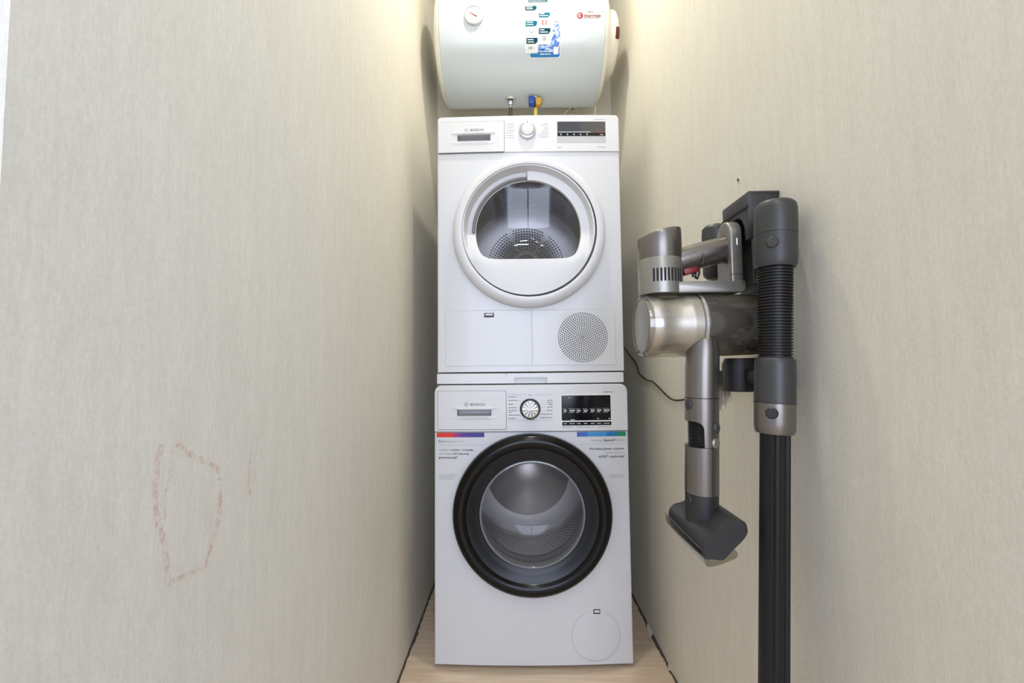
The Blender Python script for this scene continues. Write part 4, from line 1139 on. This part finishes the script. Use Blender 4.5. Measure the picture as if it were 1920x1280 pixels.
# inlet neck with combination tool and mini brush
T = [(.2760, -.600, .960), (.2745, -.600, .935), (.2720, -.600, .900), (.2702, -.600, .8531)]
mb = MB(); tube(mb, T, [.0215, .0262, .0272, .0268], 40)
ct = obj('tool_tube', mb, M_GUN, hv, sharp=60)
mb = MB(); mb.add([(.2520, -.600, .9290), (.2700, -.600, .9290), (.2620, -.600, .8850), (.2470, -.600, .8960), (.2520, -.588, .9290), (.2700, -.588, .9290), (.2620, -.588, .8850), (.2470, -.588, .8960)], [(0, 1, 2, 3), (7, 6, 5, 4), (0, 3, 7, 4), (0, 4, 5, 1), (1, 5, 6, 2), (2, 6, 7, 3)])
obj('neck_gusset', mb, M_GUND, ct)
def tline(z):           # centre of the hanging tool at height z
    return .2702 - (.8531 - z) * .0331
mb = MB(); tube(mb, [(tline(.8525), -.600, .8525), (tline(.7730), -.600, .7730)], .0268, 48)
mid = obj('tool_collar', mb, M_GUN, hv)
cx = tline(.787)
mb = MB(); prism(mb, rrect(-.0300, -.0065, .7610, .8150, (.010, .013, .013, .004), 6), -.64, -.560)
mb.v = [(x + tline(.787), y, z) for x, y, z in mb.v]
cut(mid, mb)
mb = MB(); v = []; prof = []
z = .760
while z < .8190: prof += [(.0160, z), (.0178, z + .0012), (.0160, z + .0024)]; z += .0032
lathe(mb, prof, (cx - .004, -.598, 0), 'z', 28)
obj('inner_hose', mb, M_RUBBER, mid, label='black ribbed hose in the cut-out')
obj('collar_seam', lathe(MB(), [(.0262, .8524), (.0270, .8528), (.0270, .8538), (.0262, .8542)], (tline(.853), -.600, 0), 'z', 40), M_HOLE, mid)
mb = MB(); tube(mb, [(tline(.7726), -.600, .7726), (tline(.6950), -.600, .6950)], .0268, 40)
obj('tool_pipe', mb, M_GUN, hv)
obj('pipe_seam', lathe(MB(), [(.0262, .7722), (.0270, .7724), (.0270, .7732), (.0262, .7734)], (tline(.773), -.600, 0), 'z', 40), M_HOLE, mid)
def knob_on(name, parent, dx, z, r, m, deg, axc=lambda z: tline(z), ay=-.600, R0=.0268, tall=1.0, lab=None):
    a = math.radians(deg)
    mb = MB(); lathe(mb, [(0, -.0028), (r * .8, -.0026), (r, -.0008), (r, .004)], (0, 0, 0), 'y', 24)
    mb.v = [(p[0], p[1], p[2] * tall) for p in mb.v]
    rot = Matrix.Rotation(a + PI / 2, 3, 'Z')
    c = Vector((axc(z) + R0 * math.cos(a), ay + R0 * math.sin(a), z))
    mb.v = [tuple(rot @ Vector(p) + c) for p in mb.v]
    return obj(name, mb, m, parent, label=lab)
knob_on('slide_button', mid, 0, .8050, .0072, M_CHAR, -58, tall=1.3, lab='dark slide button')
knob_on('round_button', mid, 0, .7805, .0086, M_GUNL, -62, lab='pale round button')
knob_on('release_button', mid, 0, .8425, .0075, M_CHAR, -162, tall=1.25, lab='dark release button')
mb = MB(); tube(mb, [(tline(.698), -.600, .6980), (tline(.665), -.600, .6650), (tline(.64), -.600, .6380)], [.0262, .0262, .0240], 40)
nk = obj('brush_neck', mb, M_CHARD, hv)
knob_on('neck_button', nk, 0, .6860, .0070, M_CHARD, -160, tall=1.3)
FACE = [(.2482, .6160), (.2372, .6167), (.2350, .6250), (.2337, .6349), (.2368, .6457), (.2454, .6531), (.2607, .6571), (.2720, .6658), (.2833, .6739), (.2930, .6738), (.3000, .6700), (.3023, .6643), (.3026, .6561), (.2960, .6454), (.2818, .6319), (.2661, .6165), (.2591, .6146)]
FACE = [(p.x, p.y) for p in smooth_path([(a, b, 0) for a, b in FACE + FACE[:1]], 3)][:-1]
mb = MB(); prism(mb, FACE, -.6700, -.5250, .0015, 2)
bh = obj('brush_head', mb, M_CHAR, hv, label='charcoal mini brush head', sharp=30)
cxm = sum(p[0] for p in FACE) / len(FACE); czm = sum(p[1] for p in FACE) / len(FACE)
mb = MB(); prism(mb, [(cxm + (a - cxm) * .975, czm + (b - czm) * .97) for a, b in FACE], -.6708, -.6690)
obj('brush_end_plate', mb, M_CHARD, bh, label='dark flat end plate')
gp = [(.2300, .6330), (.2310, .6210), (.2365, .6085), (.2450, .6082), (.2600, .6120), (.2720, .6165), (.2818, .6213), (.2830, .6260), (.2812, .6290)]
mb = MB(); v = []; f = []
for a, b in gp: v += [(a, -.6760, b), (a, -.5200, b), (a + .0006, -.6760, b + .0010), (a + .0006, -.5200, b + .0010)]
for i in range(len(gp) - 1):
    p = 4 * i; q = p + 4; f += [(p, q, q + 1, p + 1), (p + 2, p + 3, q + 3, q + 2), (p, p + 2, q + 2, q), (p + 1, q + 1, q + 3, p + 3)]
f += [(0, 1, 3, 2), (4 * (len(gp) - 1), 4 * (len(gp) - 1) + 2, 4 * (len(gp) - 1) + 3, 4 * (len(gp) - 1) + 1)]
mb.add(v, f)
obj('brush_cover', mb, M_CLEAR, bh, label='clear plastic cover strip')

# ------------------------------------------------------------------ vacuum wand with bending hose
wd = thing('vacuum_wand', 'long black vacuum tube topped by a ribbed hose joint, upright beside the wall dock', 'vacuum wand', (.327, -.675, 0))
def wx(z): return .3600 - (1.1076 - z) * .0470
WYY = -.675
def seg(name, zs, m, parent=wd, n=44, lab=None, sharp=40):
    mb = MB(); tube(mb, [(wx(z), WYY, z) for z, r in zs], [r for z, r in zs], n)
    return obj(name, mb, m, parent, label=lab, sharp=sharp)
seg('upper_cuff', [(1.1600, .0180), (1.1590, .0240), (1.1550, .0278), (1.1480, .0293), (1.1350, .0296), (1.1085, .0297)], M_CHARM)
uc = seg('upper_collar', [(1.1078, .0297), (1.0700, .0297), (1.0620, .0292), (1.0570, .0270), (1.0560, .0200)], M_CHAR)
seg('cuff_seam', [(1.1086, .0292), (1.1084, .0300), (1.1079, .0300), (1.1077, .0292)], M_HOLE, uc)
zs = []; z = .9130
while z < 1.0580: zs += [(z, .0208), (z + .0010, .0238), (z + .0026, .0238), (z + .0036, .0208)]; z += .0046
seg('ribbed_hose', zs, M_RUBBER, lab='black ribbed flexible hose', sharp=25)
seg('lower_collar', [(.9185, .0210), (.9180, .0250), (.9150, .0272), (.9100, .0277), (.8510, .0278)], M_CHARM)
lc = seg('lower_cuff', [(.8502, .0278), (.8200, .0278), (.8100, .0273), (.8050, .0255), (.8040, .0190)], M_GUN)
seg('collar_seam', [(.8510, .0274), (.8508, .0282), (.8503, .0282), (.8501, .0274)], M_HOLE, lc)
knob_on('release_button', uc, 0, 1.0910, .0085, M_CHAR, -128, axc=wx, ay=WYY, R0=.0297)
knob_on('release_button', lc, 0, .8370, .0085, M_CHARD, -128, axc=wx, ay=WYY, R0=.0278)
seg('tube', [(.8060, .0196), (.0000, .0196)], M_POLE, n=48, lab='long black tube')
seg('tube_rib', [(.8050, .0050), (.0010, .0050)], M_POLE, n=8).location = (.0155 * math.cos(-1.0) + 0.0, .0165 * math.sin(-1.0) - .002, 0) if False else (0.0090, -.0158, 0)
seg('tube_rib', [(.8050, .0050), (.0010, .0050)], M_POLE, n=8).location = (-0.0060, -.0170, 0)
fl = Flat()
r_ = random.Random(5); zz = .790
while zz > .625:
    h = r_.uniform(.004, .012); fl.rect(-.0023, -.0008, zz - h, zz); fl.rect(.0002, .0014, zz - h * .8, zz); zz -= h + .0022
obj('tube_print', lay(fl, lambda a, b: (wx(b) + a * .7 - .0135, WYY - .0152 + .4 * a, b)), M_GUND, wd, label='fine grey print along the tube', normals=False, flat=True)

# ------------------------------------------------------------------ accessories, cable, screw
cb = thing('brush_attachment', 'dark rounded brush attachment hanging behind the vacuum handle', 'brush', (.3520, -.495, 1.07))
obj('brush_body', lathe(MB(), [(0, 1.1830), (.0180, 1.1820), (.0235, 1.1760), (.0245, 1.1650), (.0245, 1.0880), (.0235, 1.0830), (.0165, 1.0760), (0, 1.0755)], (.3520, -.495, 0), 'z', 40), M_CHAR, cb)
obj('clear_tip', box(MB(), .3355, .3660, -.507, -.485, 1.0630, 1.0770, .001), M_CLEAR, cb, label='clear plastic tip')
obj('hanger', box(MB(), .372, XR, -.503, -.487, 1.12, 1.15, .002), M_CHARD, cb)

bt = thing('dusting_brush', 'small pale bristle brush behind the hanging vacuum tool, below the dock', 'brush', (.345, -.53, .86))
obj('brush_stock', lathe(MB(), [(0, .8980), (.014, .8980), (.016, .8930), (.016, .8700), (.010, .8660), (0, .8660)], (.3300, -.525, 0), 'z', 24), M_CLEAR, bt)
mb = MB(); r_ = random.Random(11)
for i in range(150):
    a, b = r_.uniform(-1, 1), r_.uniform(-1, 1)
    s = Vector((.3300 + .013 * a, -.525 + .012 * b, .8960)); e = Vector((.3200 + .024 * a + .010, -.530 + .02 * b, .8400 - .020 * r_.random() + .028 * a))
    tube(mb, [s, (s + e) / 2 + Vector((.002 * a, 0, 0)), e], .0005, 4, cap=False)
obj('bristles', mb, M_BRIST, bt, kind='stuff')
obj('brush_hook', box(MB(), .3440, XR, -.533, -.517, .884, .896, .002), M_CHARD, bt)

mb = MB()
cp = [(.404, .470, .985), (.403, .4191, .9716), (.403, .3355, .9378), (.403, .2822, .9171), (.403, .2492, .8976), (.403, .2289, .8739), (.403, .142, .8548), (.403, .0679, .849), (.403, -.0505, .8151), (.403, -.1096, .8065), (.403, -.1887, .8148), (.403, -.32, .833), (.402, -.45, .865), (.402, -.535, .905), (.402, -.57, .93)]
tube(mb, smooth_path(cp, 4), .0021, 8)
tag(obj('charging_cable', mb, M_CABLEB), 'thin black charging cable trailing across the wall from dryer to vacuum dock', 'cable')

sc = thing('wall_screw', 'small dark screw sticking in the beige wall above the vacuum dock', 'screw', (XR, -.4893, 1.2777))
obj('screw_head', lathe(MB(), [(0, XR - .0022), (.0022, XR - .0020), (.0030, XR - .0014), (.0030, XR - .0006), (0, XR - .0006)], (0, -.4893, 1.2777), 'x', 20), M_SCREW, sc)
obj('wall_plug', lathe(MB(), [(.0028, XR - .0008), (.0052, XR - .0014), (.0058, XR - .0002)], (0, -.4893, 1.2777), 'x', 20), M_TORN, sc)
